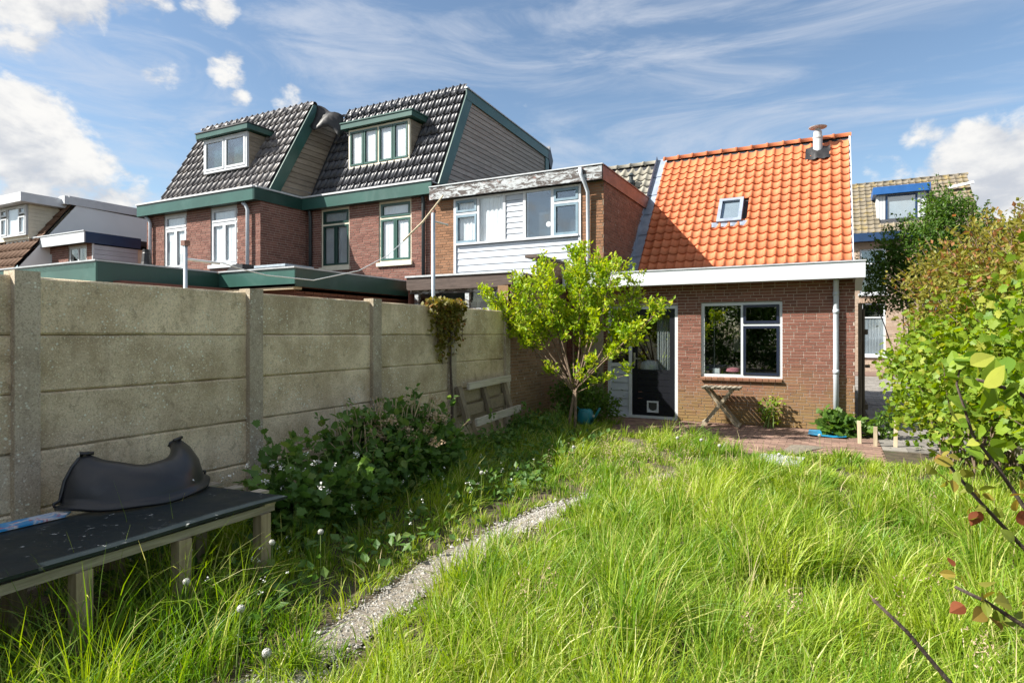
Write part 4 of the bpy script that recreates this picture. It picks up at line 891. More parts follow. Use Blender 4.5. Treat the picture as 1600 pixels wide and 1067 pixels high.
MB().box(ex0 - .1, ex1 + .015, ey - .215, 11.8, 4.1, 4.25).build('roof', 'bitumen', WE); MB().box(ex0 - .12, ex1 + .07, ey - .27, ey - .2, 4.311, 4.335).build('roof_trim', 'paint_white', WE)
for k in range(8): MB().box(ex1 - .02, ex1 + .0 + .002 * (k % 2), ey - .003, 10.25, 3.0 + k * .125, 3.0 + k * .125 + .118).build('board', 'paint_white_board', WE)
MB().box(ex1 - 1, ex1 - .03, ey + .3, 11, 0, 4.0).build('core', 'paint_cream', WE)
MB().box(ex1 - .02, ex1 + .012, ey - .02, ey + .02, 2.9, 4.02).build('corner_trim', 'paint_white', WE); MB().tube([(ex0 + .6, ey - .06, 4.05), (ex0 + .6, ey - .06, 2.8)], .05, 10).build('downpipe', 'pipe_grey', WE, smooth=True)

# ================================================================== rear street house (right)
RH = root('rear_street_house', 'pale brick house with blue dormer and mossy roof beyond the alley', 'house', (3, 30, 0))
ry_ = 30.0
ops = [(1.10 - .3, 2.0 - .3, .72, 2.95), (1.05 - .3, 2.05 - .3, 3.35, 5.25), (3.6 - .3, 4.5 - .3, 3.35, 5.25), (3.6 - .3, 4.5 - .3, .72, 2.95), (6.0, 6.9, 3.9, 5.6)]
brick_wall(RH, (.3, ry_), 'x', -1, 12.0, 0, 5.55, 'mortar_pale', 'brick_pale_a', ops, L=.24, C=.075, reveal=.12)
for i, (a, b, c, d) in enumerate(ops):
    a += .3; b += .3
    window(RH, a, b, c, d, ry_ + .04, 'paint_white', .07, cells=[(a + .06, b - .06, c + .06, d - .65, None, 'curtain_grey' if i == 0 else None), (a + .06, b - .06, d - .60, d - .06, None, None)], cuts_z=[(d - .62, a, b)], depth=.6, glassm='glass_blue')
    MB().box(a - .06, b + .06, ry_ - .08, ry_ + .03, c - .09, c - .003).build('sill', 'paint_white', RH)
    for k in range(10):
        xa = a - .05 + (b - a + .1) * k / 10; MB().box(xa, xa + (b - a + .1) / 10 - .012, ry_ - .02, ry_ + .02, d + .005, d + .2).build('lintel_brick', 'brick_pale_a', RH)
MB().box(.2, 5.25, ry_ - .3, ry_ + .1, 5.55, 5.9).build('gutter', 'paint_blue_dark', RH); MB().box(5.26, 12.3, ry_ - .3, ry_ + .1, 5.62, 5.95).build('gutter', 'paint_green_dark_shade', RH)
thR = math.atan2(8.68 - 5.9, 3.3)
r4 = MB().quad((.3, ry_, 5.9), (5.3, ry_, 5.9), (5.3, 33.3, 8.68), (.3, 33.3, 8.68)).quad((.3, 33.3, 8.68), (5.3, 33.3, 8.68), (5.3, 36.6, 5.9), (.3, 36.6, 5.9)).build('roof', 'bitumen', RH)
MB().add([(5.3, ry_, 5.5), (5.3, 36.6, 5.5), (5.3, 33.3, 8.66)], [(0, 1, 2)]).build('gable', 'brick_pale_a', RH)
tiles(r4, (.32, ry_ - .05, 5.88), thR, tile_mesh('tile', flattile(.248), .40, .035, 'tile_mossy'), .248, .335, 20, 13, lambda x, s: 1.75 < x < 3.5 and .8 < s < 3.2)
ridge_tiles(r4, .3, 5.32, 33.32, 8.70, 14, .10, 'tile_mossy')
dR = MB().box(1.72, 3.52, 30.85, 33, 6.1, 7.85).build('dormer', 'paint_white', RH)
window(dR, 2.06, 3.2, 6.35, 7.62, 30.80, 'paint_blue_dark', .07, cells=[(2.13, 3.13, 6.42, 7.55, None, None)], depth=.4, glassm='glass_blue', room='room_mid')
for k in range(8): MB().box(1.72 + (0 if k < 3 else 1.49) + (k % 3 if k < 3 else 0) * .11, 1.72 + (0 if k < 3 else 1.49) + (k % 3 if k < 3 else 0) * .11 + .10, 30.815, 30.85, 6.12, 7.6).build('dormer_board', 'paint_white', dR) if k < 4 else None
MB().box(1.58, 3.66, 30.62, 33.2, 7.66, 7.98).build('dormer_cap', 'paint_blue', dR)
MB().tube([(5.55, 29.65, 5.7), (5.3, 29.75, 5.3), (5.0, 29.85, 5.0), (4.9, 29.88, 4.4), (4.9, 29.88, .3)], .07, 10).build('downpipe', 'paint_white', RH, smooth=True)
MB().box(.3, 12.3, ry_ + .7, 36, 0, 5.5).build('core', 'brick_pale_a', RH)
MB().box(5.4, 12.3, ry_ + .1, 34, 5.9, 5.96).build('flat_roof', 'bitumen', RH)
MB().prism([(4.4, 32.0, 7.9), (5.35, 32.0, 8.05), (5.35, 32.1, 8.16), (4.5, 32.1, 8.03)], (0, .12, 0)).build('roof_pipe', 'paint_white', RH)
# sunlit kerb strip before it
MB().box(-2, 12, 27.2, 29.7, -.01, .04).build('pavement', 'paver', None, label='sunlit reddish pavement in front of the pale rear house', kind='structure')
# ================================================================== garden things
# ---- bench
BN = root('potting_bench', 'long low bench of dark sheet board on wooden posts against the fence', 'bench', (-3.8, 1.6, -.12))
sh = MB(); n = 14; vs, fs = [], []
for i in range(n + 1):
    y = -.5 + (3.04 + .5) * i / n; w = .012 * max(0, (y - 2.2)) ** 2 + .004 * math.sin(y * 4)
    for x in (-4.17, -3.9, -3.62, -3.385):
        yy = y - (.10 * (-x - 3.385) / .78 if i == n else 0); z = .475 - w * (1 if x > -3.7 else .3)
        vs += [(x, yy, z), (x, yy, z - .018)]
    if i:
        o = 8 * i
        for k in range(3): fs += [(o - 8 + 2 * k, o - 8 + 2 * k + 2, o + 2 * k + 2, o + 2 * k), (o - 8 + 2 * k + 1, o + 2 * k + 1, o + 2 * k + 3, o - 8 + 2 * k + 3)]
        fs += [(o - 8 + 6, o - 8 + 7, o + 7, o + 6), (o - 8, o, o + 1, o - 7)]
o = 8 * n; fs += [(o, o + 2, o + 3, o + 1), (o + 2, o + 4, o + 5, o + 3), (o + 4, o + 6, o + 7, o + 5)]
sh.add(vs, fs).build('top_sheet', 'table_sheet', BN)
MB().box(-3.47, -3.42, -.5, 2.96, .385, .435).build('front_rail', 'wood_weathered_y', BN); MB().box(-4.14, -4.09, -.5, 2.9, .385, .435).build('back_rail', 'wood_weathered_y', BN)
MB().box(-4.10, -3.40, 2.86, 2.95, .436, .455).build('end_board', 'wood_weathered_x', BN)
for y in (.6, 1.74, 2.29, 2.87):
    MB().box(-3.48, -3.40, y - .04, y + .04, -.2, .384).build('leg', 'wood_weathered_z', BN); MB().box(-4.16, -4.08, y - .045, y + .045, -.2, .384).build('leg', 'wood_weathered_z', BN)
for x in (-4.22, -3.98, -3.72): MB().box(x - .05, x + .05, .2, 3.12 + .02 * (x + 4), .437, .455).build('pallet_slat', 'wood_weathered_y', BN)
MB().add([(-4.36, .5, .48), (-4.20, .5, .48), (-4.17, 2.02, .48), (-4.24, 2.09, .48), (-4.31, 2.05, .48), (-4.36, .5, .492), (-4.20, .5, .492), (-4.17, 2.02, .492), (-4.24, 2.09, .492), (-4.31, 2.05, .492)], [(4, 3, 2, 1, 0), (5, 6, 7, 8, 9), (0, 1, 6, 5), (1, 2, 7, 6), (2, 3, 8, 7), (3, 4, 9, 8), (4, 0, 5, 9)]).build('skimboard', 'print_board', None, label='narrow blue and pink printed board lying along the back of the bench', cat='board', base=True)
# ---- black plastic liner shell
vs, fs = [], []; NA, prof = 40, [(.56, -.002), (.565, .02), (.525, .028), (.515, .07), (.49, .15), (.44, .225), (.385, .275), (.335, .29), (.30, .275), (.29, .25)]
cx, cy, cz = -4.44, 2.54, .482
for i in range(NA + 1):
    a = R(-74 + 148 * i / NA); sag = 1 - .17 * math.cos(a * 1.15) ** 2
    for r, z in prof:
        rr = r * (1 + .03 * math.cos(2 * a)); zz = z * sag + (.02 * abs(math.sin(a)) ** 3 if z > .1 else 0) + .025 * abs(math.sin(a)) ** 2 + .004 * math.sin(9 * a + 20 * r)
        vs.append((cx + rr * math.cos(a) * .92, cy + rr * math.sin(a) * .98, cz + zz))
m = len(prof)
for i in range(NA):
    for k in range(m - 1): fs.append((i * m + k, (i + 1) * m + k, (i + 1) * m + k + 1, i * m + k + 1))
tub = MB().add(vs, fs).build('plastic_shell', 'plastic_black', None, True, 'curved black plastic shell lying upside down on the bench', cat='plastic shell', base=True)
md = tub.modifiers.new('thick', 'SOLIDIFY'); md.thickness = .007; md.offset = -1
for s in (-1, 1):
    a = R(74 * s); p = [(cx + r * (1 + .03 * math.cos(2 * a)) * math.cos(a) * .92, cy + r * (1 + .03 * math.cos(2 * a)) * math.sin(a) * .98, cz + z * .98 + .042) for r, z in prof]
    MB().tube(p, .010, 6).build('end_lip', 'plastic_black', tub, True)
    MB().tube([(cx + .33 * math.cos(a), cy + .35 * math.sin(a), cz + .325), (cx + .33 * math.cos(a) + .01, cy + .35 * math.sin(a) + .05 * s * .3, cz + .345), (cx + .33 * math.cos(a) + .03, cy + .35 * math.sin(a) - .06 * s, cz + .335)], .012, 6).build('handle_loop', 'plastic_black', tub, True)
# ---- leaning pallet
PL = root('wooden_pallet', 'weathered grey wooden pallet leaning on its side against the fence', 'pallet', (-4.55, 8.1, .3))
def pp(u, v, d): # u along y 0..1, v height 0..1, leaning
    return Vector((-4.56 - .13 * v + d, 7.38 + 1.42 * u + .04 * (1 - v), .33 + .53 * v + .03 * u))
MB().bar(pp(.10, .97, .0), pp(1.02, 1.0, .0), .10, .045, (1, 0, 0)).build('plank', 'wood_pallet_y', PL)
MB().bar(pp(.06, .0, .02), pp(1.05, .06, .02), .11, .045, (1, 0, 0)).build('plank', 'wood_pallet_y', PL)
for u, w in ((.0, .10), (.47, .09), (.93, .10)): MB().bar(pp(u, -.02, -.06), pp(u - .02, 1.0, -.06), w, .06, (1, 0, 0)).build('stringer', 'wood_pallet_z', PL)
MB().bar(pp(.05, .30, -.12), pp(.98, .34, -.12), .16, .02, (1, 0, 0)).build('back_plank', 'wood_weathered_x', PL); MB().bar(pp(.05, .68, -.12), pp(.98, .72, -.12), .18, .02, (1, 0, 0)).build('back_plank', 'wood_weathered_x', PL)
for u in (.02, .5): MB().bar((-4.40, pp(u + .05, 0, 0).y, -.05), pp(u + .05, .02, -.05), .07, .07).build('foot_block', 'wood_weathered_z', PL)
# ---- folding table
FT = root('folding_table', 'small weathered folding slatted table under the window', 'table', (-1.75, 11.1, 0))
for k in range(8):
    x = -2.03 + k * .083; MB().box(x, x + .058, 10.93, 11.36, .675, .693).build('slat', 'wood_weathered_y', FT)
for y in (11.02, 11.28): MB().box(-2.02, -1.40, y - .02, y + .02, .645, .674).build('rail', 'wood_weathered_x', FT)
for y, s in ((10.99, 0), (11.30, 0)):
    MB().bar((-2.02, y, .0), (-1.52, y, .66), .05, .022, (0, 1, 0)).build('leg', 'wood_weathered_x', FT); MB().bar((-1.96, y + .03, .66), (-1.42, y + .03, .0), .05, .022, (0, 1, 0)).build('leg', 'wood_weathered_x', FT)
MB().box(-1.45, -1.40, 10.99, 11.33, .02, .05).build('stretcher', 'wood_weathered_y', FT); MB().box(-2.02, -1.98, 10.99, 11.33, .06, .09).build('stretcher', 'wood_weathered_y', FT)
# ---- gate, stakes, right fence
GT = root('wooden_gate', 'dark weathered wooden gate standing open beside the house corner', 'gate', (.47, 12.0, 0))
for k in range(7): MB().box(.46, .485, 11.68 + k * .135, 11.68 + k * .135 + .125, .05, 2.02 + .02 * (k % 2)).build('plank', 'wood_dark_z', GT)
for z in (.35, 1.6): MB().box(.486, .53, 11.68, 12.6, z, z + .09).build('rail', 'wood_dark_z', GT)
MB().box(.385, .445, 11.60, 11.66, -.1, 2.12).build('gate_post', 'wood_dark_z', GT); MB().box(.49, .56, 11.70, 11.76, 1.05, 1.10).build('latch', 'wood_dark_z', GT)
for i, (x, y, h, l) in enumerate(((.36, 10.3, .33, 'leftmost of three pale stakes at the lawn edge by the alley'), (.55, 10.15, .28, 'short middle stake of three at the lawn edge by the alley'), (.80, 10.25, .37, 'rightmost and tallest pale stake at the lawn edge by the alley'))):
    MB().prism([(x - .025, y - .02, -.05), (x + .025, y - .02, -.05), (x + .03, y + .025, -.05), (x - .02, y + .025, -.05)][::-1], (.01 * (i - 1), 0, h + .05)).build('wooden_stake', 'wood_pale_z', None, label=l, cat='stake', group='stakes at the lawn edge', base=True)
RF = root('plank_fence', 'low wooden plank fence half hidden behind the shrubs', 'fence', (1.85, 6, 0))
for k in range(46):
    y = 3.2 + k * .155; h = 1.02 + random.uniform(-.04, .04); MB().box(1.80, 1.822, y, y + .14, -.05, h).build('plank', 'wood_dark_z' if k % 3 else 'wood_weathered_z', RF)
for z in (.30, .92): MB().box(1.755, 1.799, 3.2, 10.3, z, z + .09).build('rail', 'wood_weathered_y', RF)
for y in (3.3, 5.2, 7.1, 9.0): MB().box(1.68, 1.754, y, y + .08, -.1, 1.1).build('post', 'wood_weathered_z', RF)
# ---- clothes line
def pole(x, y, top, label, rad):
    P = root('washing_line_pole', label, 'pole', (x, y, 0), 'washing line poles'); MB().tube([(x, y, 0), (x, y, top)], rad, 10).build('shaft', 'metal_galv', P, smooth=True)
    MB().box(x - .03, x + .03, y - .03, y + .03, top - .03, top + .02).build('cap', 'copper_brown', P); MB().tube([(x, y, top - .16), (x + .05, y + .34, top - .17)], .014, 8).build('arm', 'paint_grey_white', P); return P
pole(-5.6, 3.77, 2.50, 'thin galvanised washing line pole standing before the green fascia', .019); pole(-5.6, 7.95, 3.56, 'tall galvanised washing line pole standing before the brown lean-to', .030)
MB().tube([(-5.58, 7.16, 2.98), (-5.56, 7.6, 3.32), (-5.6, 8.22, 3.86)], [.013, .016, .012], 7).build('clothes_prop', 'wood_pale_z', None, label='slanting pale wooden prop tied to the tall pole', cat='wooden prop', base=True)
pts = [(-5.55, 4.12, 2.34), (-5.55, 4.35, 2.30), (-5.56, 4.7, 2.26), (-5.57, 5.4, 2.26), (-5.57, 6.2, 2.45), (-5.58, 6.8, 2.72), (-5.58, 7.16, 2.97)]
MB().tube(pts, .006, 6).build('washing_line', 'paint_white', None, True, 'slack white washing line strung between the two poles', cat='rope')
# ---- litter
MB().add([(.02 + x * .3, 10.62 + y * .3, .012 + .03 * random.random()) for y in range(3) for x in (-1.2, -.6, 0, .6)], [(4 * j + i, 4 * j + i + 1, 4 * j + i + 5, 4 * j + i + 4) for j in range(2) for i in range(3)]).build('plastic_sheet', 'blue_plastic', None, label='scrap of blue plastic lying on the patio by the downpipe', cat='plastic scrap')
tw_ = root('watering_can', 'teal plastic watering can half hidden in the bush under the tree', 'watering can', (-3.72, 9.75, 0))
MB().lathe((-3.72, 9.75, .08), [(.12, 0), (.14, .06), (.13, .20), (.10, .25), (.07, .26)], 16).build('body', 'teal_plastic', tw_, smooth=True); MB().tube([(-3.60, 9.7, .14), (-3.5, 9.66, .25), (-3.42, 9.63, .38)], [.03, .022, .018], 8).build('spout', 'teal_plastic', tw_, smooth=True)
MB().tube([(-3.80, 9.78, .30), (-3.9, 9.8, .36), (-3.92, 9.8, .25), (-3.85, 9.78, .14)], .014, 8).build('handle', 'teal_plastic', tw_, smooth=True)

# ================================================================== plants
def limb(p, q, bend=.08, n=6):
    p, q = Vector(p), Vector(q); o = Vector((random.uniform(-1, 1), random.uniform(-1, 1), random.uniform(-.3, .6))) * bend * (q - p).length; pts = []
    for i in range(n + 1):
        t = i / n; pts.append(p.lerp(q, t) + o * 4 * t * (1 - t) * .5 + Vector((random.uniform(-1, 1), random.uniform(-1, 1), 0)) * .012)
    return pts
# ---- small fruit tree
TR = root('fruit_tree', 'young multi-stemmed tree with bright fresh leaves before the house', 'tree', (-3.67, 9.0, 0))
fork = Vector((-3.62, 9.02, .72)); tm = MB()
tm.tube([(-3.70, 9.0, -.05), (-3.69, 9.0, .3), (-3.65, 9.01, .55), fork], [.030, .027, .025, .026], 8); tm.tube([(-3.62, 8.98, -.05), (-3.60, 8.99, .3), (-3.60, 9.0, .6), fork + Vector((.02, 0, .05))], [.026, .022, .021, .019], 8)
ends = [(-5.15, 8.9, 2.25), (-4.75, 9.35, 2.55), (-4.55, 8.6, 2.3), (-4.2, 9.1, 2.75), (-4.0, 8.7, 2.45), (-3.65, 9.2, 2.92), (-3.45, 8.8, 2.55), (-3.2, 9.2, 2.75), (-2.95, 8.9, 2.55), (-2.65, 9.1, 2.35), (-2.3, 8.95, 1.92), (-2.7, 9.3, 1.85), (-3.9, 9.5, 2.6), (-4.9, 9.0, 1.95), (-3.3, 9.3, 2.2)]
twigs = []
for e in ends:
    pts = limb(fork, e, .10, 7); r0 = .013; tm.tube(pts, [r0 * (1 - .8 * i / 7) + .003 for i in range(8)], 7)
    L = (Vector(e) - fork).length
    for k in range(int(15 * L)):
        t = random.uniform(.42, 1.0); i = min(int(t * 7), 6); p = pts[i].lerp(pts[i + 1], t * 7 - i)
        d = (Vector(e) - fork).normalized() * .7 + Vector((random.uniform(-1, 1), random.uniform(-1, 1), random.uniform(-.35, .9))); q = p + d.normalized() * random.uniform(.14, .38)
        twigs.append((p, q)); tm.tube([p, p.lerp(q, .5) + Vector((0, 0, .012)), q], [.005, .004, .002], 4, False)
for e in ((-2.75, 9.0, 1.0), (-4.0, 8.9, 1.0), (-3.2, 8.8, 1.15)):
    pts = limb(fork - Vector((0, 0, .05)), e, .1, 5); tm.tube(pts, [.010 - .0015 * i for i in range(6)], 5, False)
    for k in range(5): p = pts[random.randint(2, 5)]; twigs.append((p, p + Vector((random.uniform(-.2, .2), random.uniform(-.2, .2), random.uniform(0, .2)))))
tm.build('trunk', 'bark', TR, True)
P, D_, Q = [], [], []
for p, q in twigs:
    n = random.randint(26, 40); d = (q - p).normalized(); c = random.random()
    for k in range(n):
        t = random.random() ** .7; P.append(p.lerp(q, t) + Vector((random.gauss(0, .035), random.gauss(0, .035), random.gauss(0, .03)))); D_.append(d * .6); Q.append(c)
put_leaves('crown', [leaves_mesh('x', np.array(P), .068, '', dirs=np.array(D_), up=.3, aspect=.55, rnd=np.array(Q))], 'leaf_bright', TR, (-3.6, 9, 2.1))
print('tree leaves', len(P))
def shrub(name, label, cat, base, blobs, per, spread, size, mat, stems=14, shape=LEAF4, aspect=.6, shell=.5, bark='bark', group=None, srad=.008, up=.6, shoots=18):
    T_ = root(name, label, cat, base, group); parts = []; sm_ = MB()
    for cen, rad, n in blobs:
        Pp, Qq, U = clumps(cen, rad, n, per, spread, shell=shell, zmin=.02); parts.append(leaves_mesh('x', Pp, size, '', shape=shape, aspect=aspect, up=up, dirs=U * .5, rnd=Qq))
        for k in range(max(2, stems // len(blobs))):
            u = rand_unit(1)[0]; u[2] = abs(u[2]); e = Vector(cen) + Vector(u * np.array(rad) * .9); s = Vector(base) + Vector((random.uniform(-.2, .2), random.uniform(-.2, .2), 0)); s.x = s.x * .5 + cen[0] * .5; s.y = s.y * .5 + cen[1] * .5
            pts = limb(s, e, .12, 5); sm_.tube(pts, [srad * (1.5 - .2 * i) for i in range(6)], 5, False)
        for k in range(shoots * n // 100):
            u = rand_unit(1)[0]; u[2] = abs(u[2]) * .9 + .05; s = Vector(cen) + Vector(u * np.array(rad) * .85); d = Vector(u) * .6 + Vector((random.gauss(0, .3), random.gauss(0, .3), .55)); e = s + d.normalized() * random.uniform(.18, .5); pts = limb(s, e, .1, 4); sm_.tube(pts, [srad * .6, srad * .5, srad * .45, srad * .35, srad * .2], 4, False)
            m = random.randint(9, 16); tt = RNG.random(m); Pp = np.array([pts[min(int(a * 4), 3)].lerp(pts[min(int(a * 4), 3) + 1], a * 4 - min(int(a * 4), 3)) for a in tt]) + RNG.normal(0, .02, (m, 3)); parts.append(leaves_mesh('x', Pp, size * .9, '', shape=shape, aspect=aspect, up=.3, dirs=np.tile(np.array(d.normalized()) * .4, (m, 1)), rnd=np.full(m, .3 + .7 * random.random())))
    sm_.build('stems', bark, T_, True, kind='stuff'); put_leaves('foliage', parts, mat, T_, blobs[0][0]); return T_
shrub('tall_hedge', 'tall dark hedge at the back of the garden mirrored in the window', 'hedge', (-4, -9, 0), [((-7, -9, 1.7), (1.6, .8, 2.2), 260), ((-4.6, -9.2, 2.1), (1.8, .8, 2.8), 330), ((-2.2, -9, 1.6), (1.6, .8, 2.1), 260), ((.2, -9, 2.0), (1.6, .8, 2.6), 260)], 30, .2, .16, 'leaf_mid', 8, bark='bark_dark')
# ---- right hand shrubs
shrub('currant_shrub', 'tall bright green shrub with lobed leaves nearest the plank fence', 'shrub', (1.62, 6.0, 0), [((1.66, 5.2, 1.35), (.42, .75, .72), 85), ((1.72, 6.3, 1.45), (.5, .8, .82), 100), ((1.6, 5.7, .7), (.25, 1.0, .4), 26), ((1.8, 4.5, 1.4), (.36, .5, .65), 40)], 24, .13, .068, 'leaf_currant', 26, LEAFL, .9, .35, up=.2, shoots=34)
shrub('currant_shrub', 'bright green lobed shrub at the alley end of the lawn', 'shrub', (1.45, 8.6, 0), [((1.40, 7.6, 1.25), (.5, .8, .8), 100), ((1.28, 8.9, 1.1), (.52, .8, .75), 105), ((1.12, 9.8, .95), (.40, .5, .7), 65)], 24, .13, .066, 'leaf_currant', 24, LEAFL, .9, .35, up=.2, shoots=34)
shrub('bronze_shrub', 'shrub with yellow and bronze young leaves above the green shrubs', 'shrub', (2.0, 8.4, 0), [((1.65, 8.0, 2.2), (.62, .8, .55), 140), ((1.40, 9.2, 2.0), (.6, .7, .55), 150), ((1.9, 6.8, 2.2), (.5, .7, .4), 70), ((2.3, 9.4, 2.5), (.6, .7, .5), 90)], 24, .10, .062, 'leaf_bronze', 18, up=.2, shoots=40, shell=.35)
DT = shrub('garden_tree', 'dark green leafy tree standing in the alley before the rear house', 'tree', (1.9, 15.6, 0), [((1.65, 15.6, 3.2), (.80, .8, .85), 230), ((1.15, 15.4, 2.75), (.6, .7, .6), 120), ((2.35, 15.8, 3.6), (.65, .7, .7), 120), ((2.1, 15.7, 4.2), (.38, .4, .5), 70), ((2.9, 16.2, 3.3), (.6, .7, .6), 100)], 26, .12, .075, 'leaf_mid', 20, bark='bark_dark', srad=.012, shell=.35)
MB().tube([(1.9, 15.6, -.05), (1.88, 15.6, 1.2), (1.8, 15.6, 2.4), (1.75, 15.6, 3.2)], [.09, .075, .06, .03], 9).build('trunk', 'bark_dark', DT, True)
shrub('leafy_weed', 'low rhubarb-like leafy plant at the foot of the downpipe', 'plant', (.15, 11.1, 0), [((.10, 11.05, .16), (.34, .22, .15), 26), ((.32, 11.0, .12), (.25, .25, .14), 18)], 9, .05, .115, 'leaf_mid', 8, LEAFL, .9, .4, 'stem_green', up=1.2, shoots=0)
shrub('leafy_weed', 'upright bright weed against the wall right of the table', 'plant', (-.95, 11.35, 0), [((-.95, 11.35, .28), (.12, .07, .24), 20)], 9, .05, .07, 'leaf_currant', 6, bark='stem_green', shoots=0)
shrub('leafy_weed', 'small leafy weeds at the foot of the gate', 'plant', (.72, 11.0, 0), [((.72, 11.0, .22), (.14, .2, .22), 26)], 9, .05, .075, 'leaf_mid', 6, bark='stem_green', shoots=0)
shrub('garden_bush', 'dense green bush under the young tree beside the door', 'bush', (-3.95, 10.1, 0), [((-4.05, 10.2, .42), (.42, .45, .40), 120), ((-3.65, 10.3, .3), (.28, .35, .28), 60), ((-4.0, 10.5, .75), (.25, .25, .3), 30)], 14, .07, .07, 'leaf_mid', 12, bark='stem_green', shoots=6)
shrub('nettle_clump', 'dark nettle clump growing below the leaning pallet', 'plant', (-4.35, 8.3, 0), [((-4.3, 7.5, .06), (.3, .6, .16), 45), ((-4.2, 8.9, .10), (.4, .7, .22), 90)], 13, .07, .075, 'leaf_weed', 12, bark='stem_green', shoots=6)
# ---- hydrangea with dead stems and flower heads
HY_ = shrub('hydrangea_bush', 'hydrangea with dry brown flower heads and dead stems by the fence', 'bush', (-4.25, 5.2, 0), [((-4.15, 4.9, .30), (.40, .55, .30), 130), ((-4.12, 5.6, .30), (.40, .48, .32), 130), ((-4.25, 5.2, .60), (.25, .5, .16), 40)], 16, .07, .085, 'leaf_weed', 10, shoots=14, shape=LEAFO, bark='bark_straw', aspect=.75)
dm = MB()
for k in range(110):
    b = Vector((-4.25 + random.gauss(0, .12), random.uniform(4.5, 5.9), .15)); e = b + Vector((random.gauss(.03, .12), random.gauss(0, .14), random.uniform(.45, .80))); dm.tube([b, b.lerp(e, .5) + Vector((random.gauss(0, .02), random.gauss(0, .02), 0)), e], [.007, .006, .004], 4, False)
dm.build('dead_stems', 'bark_straw', HY_)
parts = []
for k in range(24):
    c = np.array((-4.02 + RNG.normal(0, .16), RNG.uniform(4.5, 6.0), RNG.uniform(.52, .84))); Pp = c + rand_unit(70) * np.array((.085, .085, .05)) * RNG.random((70, 1)) ** .4; parts.append(leaves_mesh('x', Pp, .026, '', aspect=.8))
put_leaves('dry_flower_heads', parts, 'leaf_dry', HY_, (-4.1, 5.2, .7), kind='stuff')
GM = shrub('garlic_mustard', 'leafy plant with small white flowers at the end of the bench', 'plant', (-3.95, 3.6, 0), [((-3.9, 3.55, .16), (.30, .30, .22), 55), ((-3.8, 4.05, .2), (.34, .36, .24), 60), ((-4.2, 3.75, .28), (.2, .35, .24), 30)], 10, .06, .078, 'leaf_weed', 16, LEAFL, .95, .4, 'stem_green', up=1.0, shoots=10)
parts = [leaves_mesh('x', np.array((-3.95, 3.65, .0)) + np.array([(RNG.normal(0, .28), RNG.normal(0, .4), RNG.uniform(.35, .62))]) + rand_unit(14) * .018, .014, '', aspect=.9, up=2) for k in range(26)]
put_leaves('white_flowers', parts, 'petal_white', GM, (-3.9, 3.6, .5), kind='stuff')
# ---- climbing vine on the fence
IV = root('climbing_vine', 'yellowing creeper hanging over the concrete fence top', 'creeper', (-4.78, 7.1, 0))
im = MB().tube([(-4.76, 7.2, -.1), (-4.76, 7.22, .6), (-4.77, 7.19, 1.2), (-4.77, 7.2, 1.75), (-4.82, 7.15, 2.02)], [.022, .02, .016, .014, .008], 7)
for k in range(10):
    y = random.uniform(6.75, 7.5); im.tube([(-4.84, y, 2.03), (-4.79, y + random.gauss(0, .03), 1.85), (-4.785, y + random.gauss(0, .06), random.uniform(1.15, 1.6))], .004, 4, False)
im.build('stems', 'bark_dark', IV, True, kind='stuff')
P = np.concatenate([np.stack([RNG.normal(-4.80, .05, 420), RNG.uniform(6.72, 7.52, 420), 2.04 + RNG.normal(0, .035, 420)], -1), np.stack([RNG.normal(-4.76, .025, 650), np.clip(RNG.normal(7.13, .20, 650), 6.72, 7.5), 2.03 - np.abs(RNG.normal(0, .22, 650))], -1), np.stack([RNG.normal(-4.775, .015, 120), RNG.normal(6.98, .06, 120), RNG.uniform(1.25, 1.9, 120)], -1)])
put_leaves('foliage', [leaves_mesh('x', P, .052, '', shape=LEAFL, aspect=.9, dirs=np.tile([(.3, 0, -.6)], (len(P), 1)))], 'leaf_ivy', IV, (-4.78, 7.1, 1.9))
# ---- near shrub at the right edge of the view
NB = root('currant_branch_shrub', 'near shrub whose bare stems and red tinged leaves reach in from the right edge', 'shrub', (1.05, 2.75, -.1))
nm = MB(); stems = [[(1.05, 2.8, -.1), (.85, 2.85, .5), (.66, 2.82, .90), (.53, 2.76, 1.12), (.45, 2.72, 1.24), (.40, 2.70, 1.42), (.42, 2.72, 1.52)],
    [(1.05, 2.75, -.1), (.8, 2.65, .4), (.56, 2.56, .64), (.45, 2.50, .72), (.36, 2.45, .77)], [(1.0, 2.7, -.1), (.55, 2.52, .22), (.34, 2.44, .46), (.22, 2.38, .62), (.12, 2.32, .73)],
    [(1.05, 2.85, -.1), (.95, 2.85, .8), (.75, 2.72, 1.25), (.52, 2.45, 1.42), (.40, 2.35, 1.46)], [(1.1, 2.9, -.1), (.9, 3.0, .5), (.62, 2.9, .82), (.47, 2.8, 1.0), (.36, 2.7, 1.15)], [(1.1, 2.8, 0), (1.0, 2.7, 1.0), (.75, 2.5, 1.55), (.6, 2.4, 1.75)]]
for s in stems: MB().tube(s, [.010 - .0012 * i for i in range(len(s))], 7, True).build('stem', 'bark_dark', NB, True)
P1, P2 = [], []
for si, s in enumerate(stems):
    if si == 2: continue
    k = 34 if si in (0, 3, 5) else 32
    for q in range(k):
        t = random.uniform(.28, 1) * (len(s) - 1); i = min(int(t), len(s) - 2); p = Vector(s[i]).lerp(Vector(s[i + 1]), t - i) + Vector((random.gauss(0, .035), random.gauss(0, .035), random.gauss(0, .03)))
        (P2 if si in (1, 4) or (si == 0 and p.z < 1.1) else P1).append(p)
put_leaves('leaves', [leaves_mesh('x', np.array(P1), .068, '', shape=LEAFO, aspect=.9, up=.15)], 'leaf_currant', NB, (.6, 2.7, 1.3)); put_leaves('red_leaves', [leaves_mesh('x', np.array(P2), .052, '', shape=LEAFO, aspect=.9, up=.15)], 'leaf_red', NB, (.5, 2.6, .8))
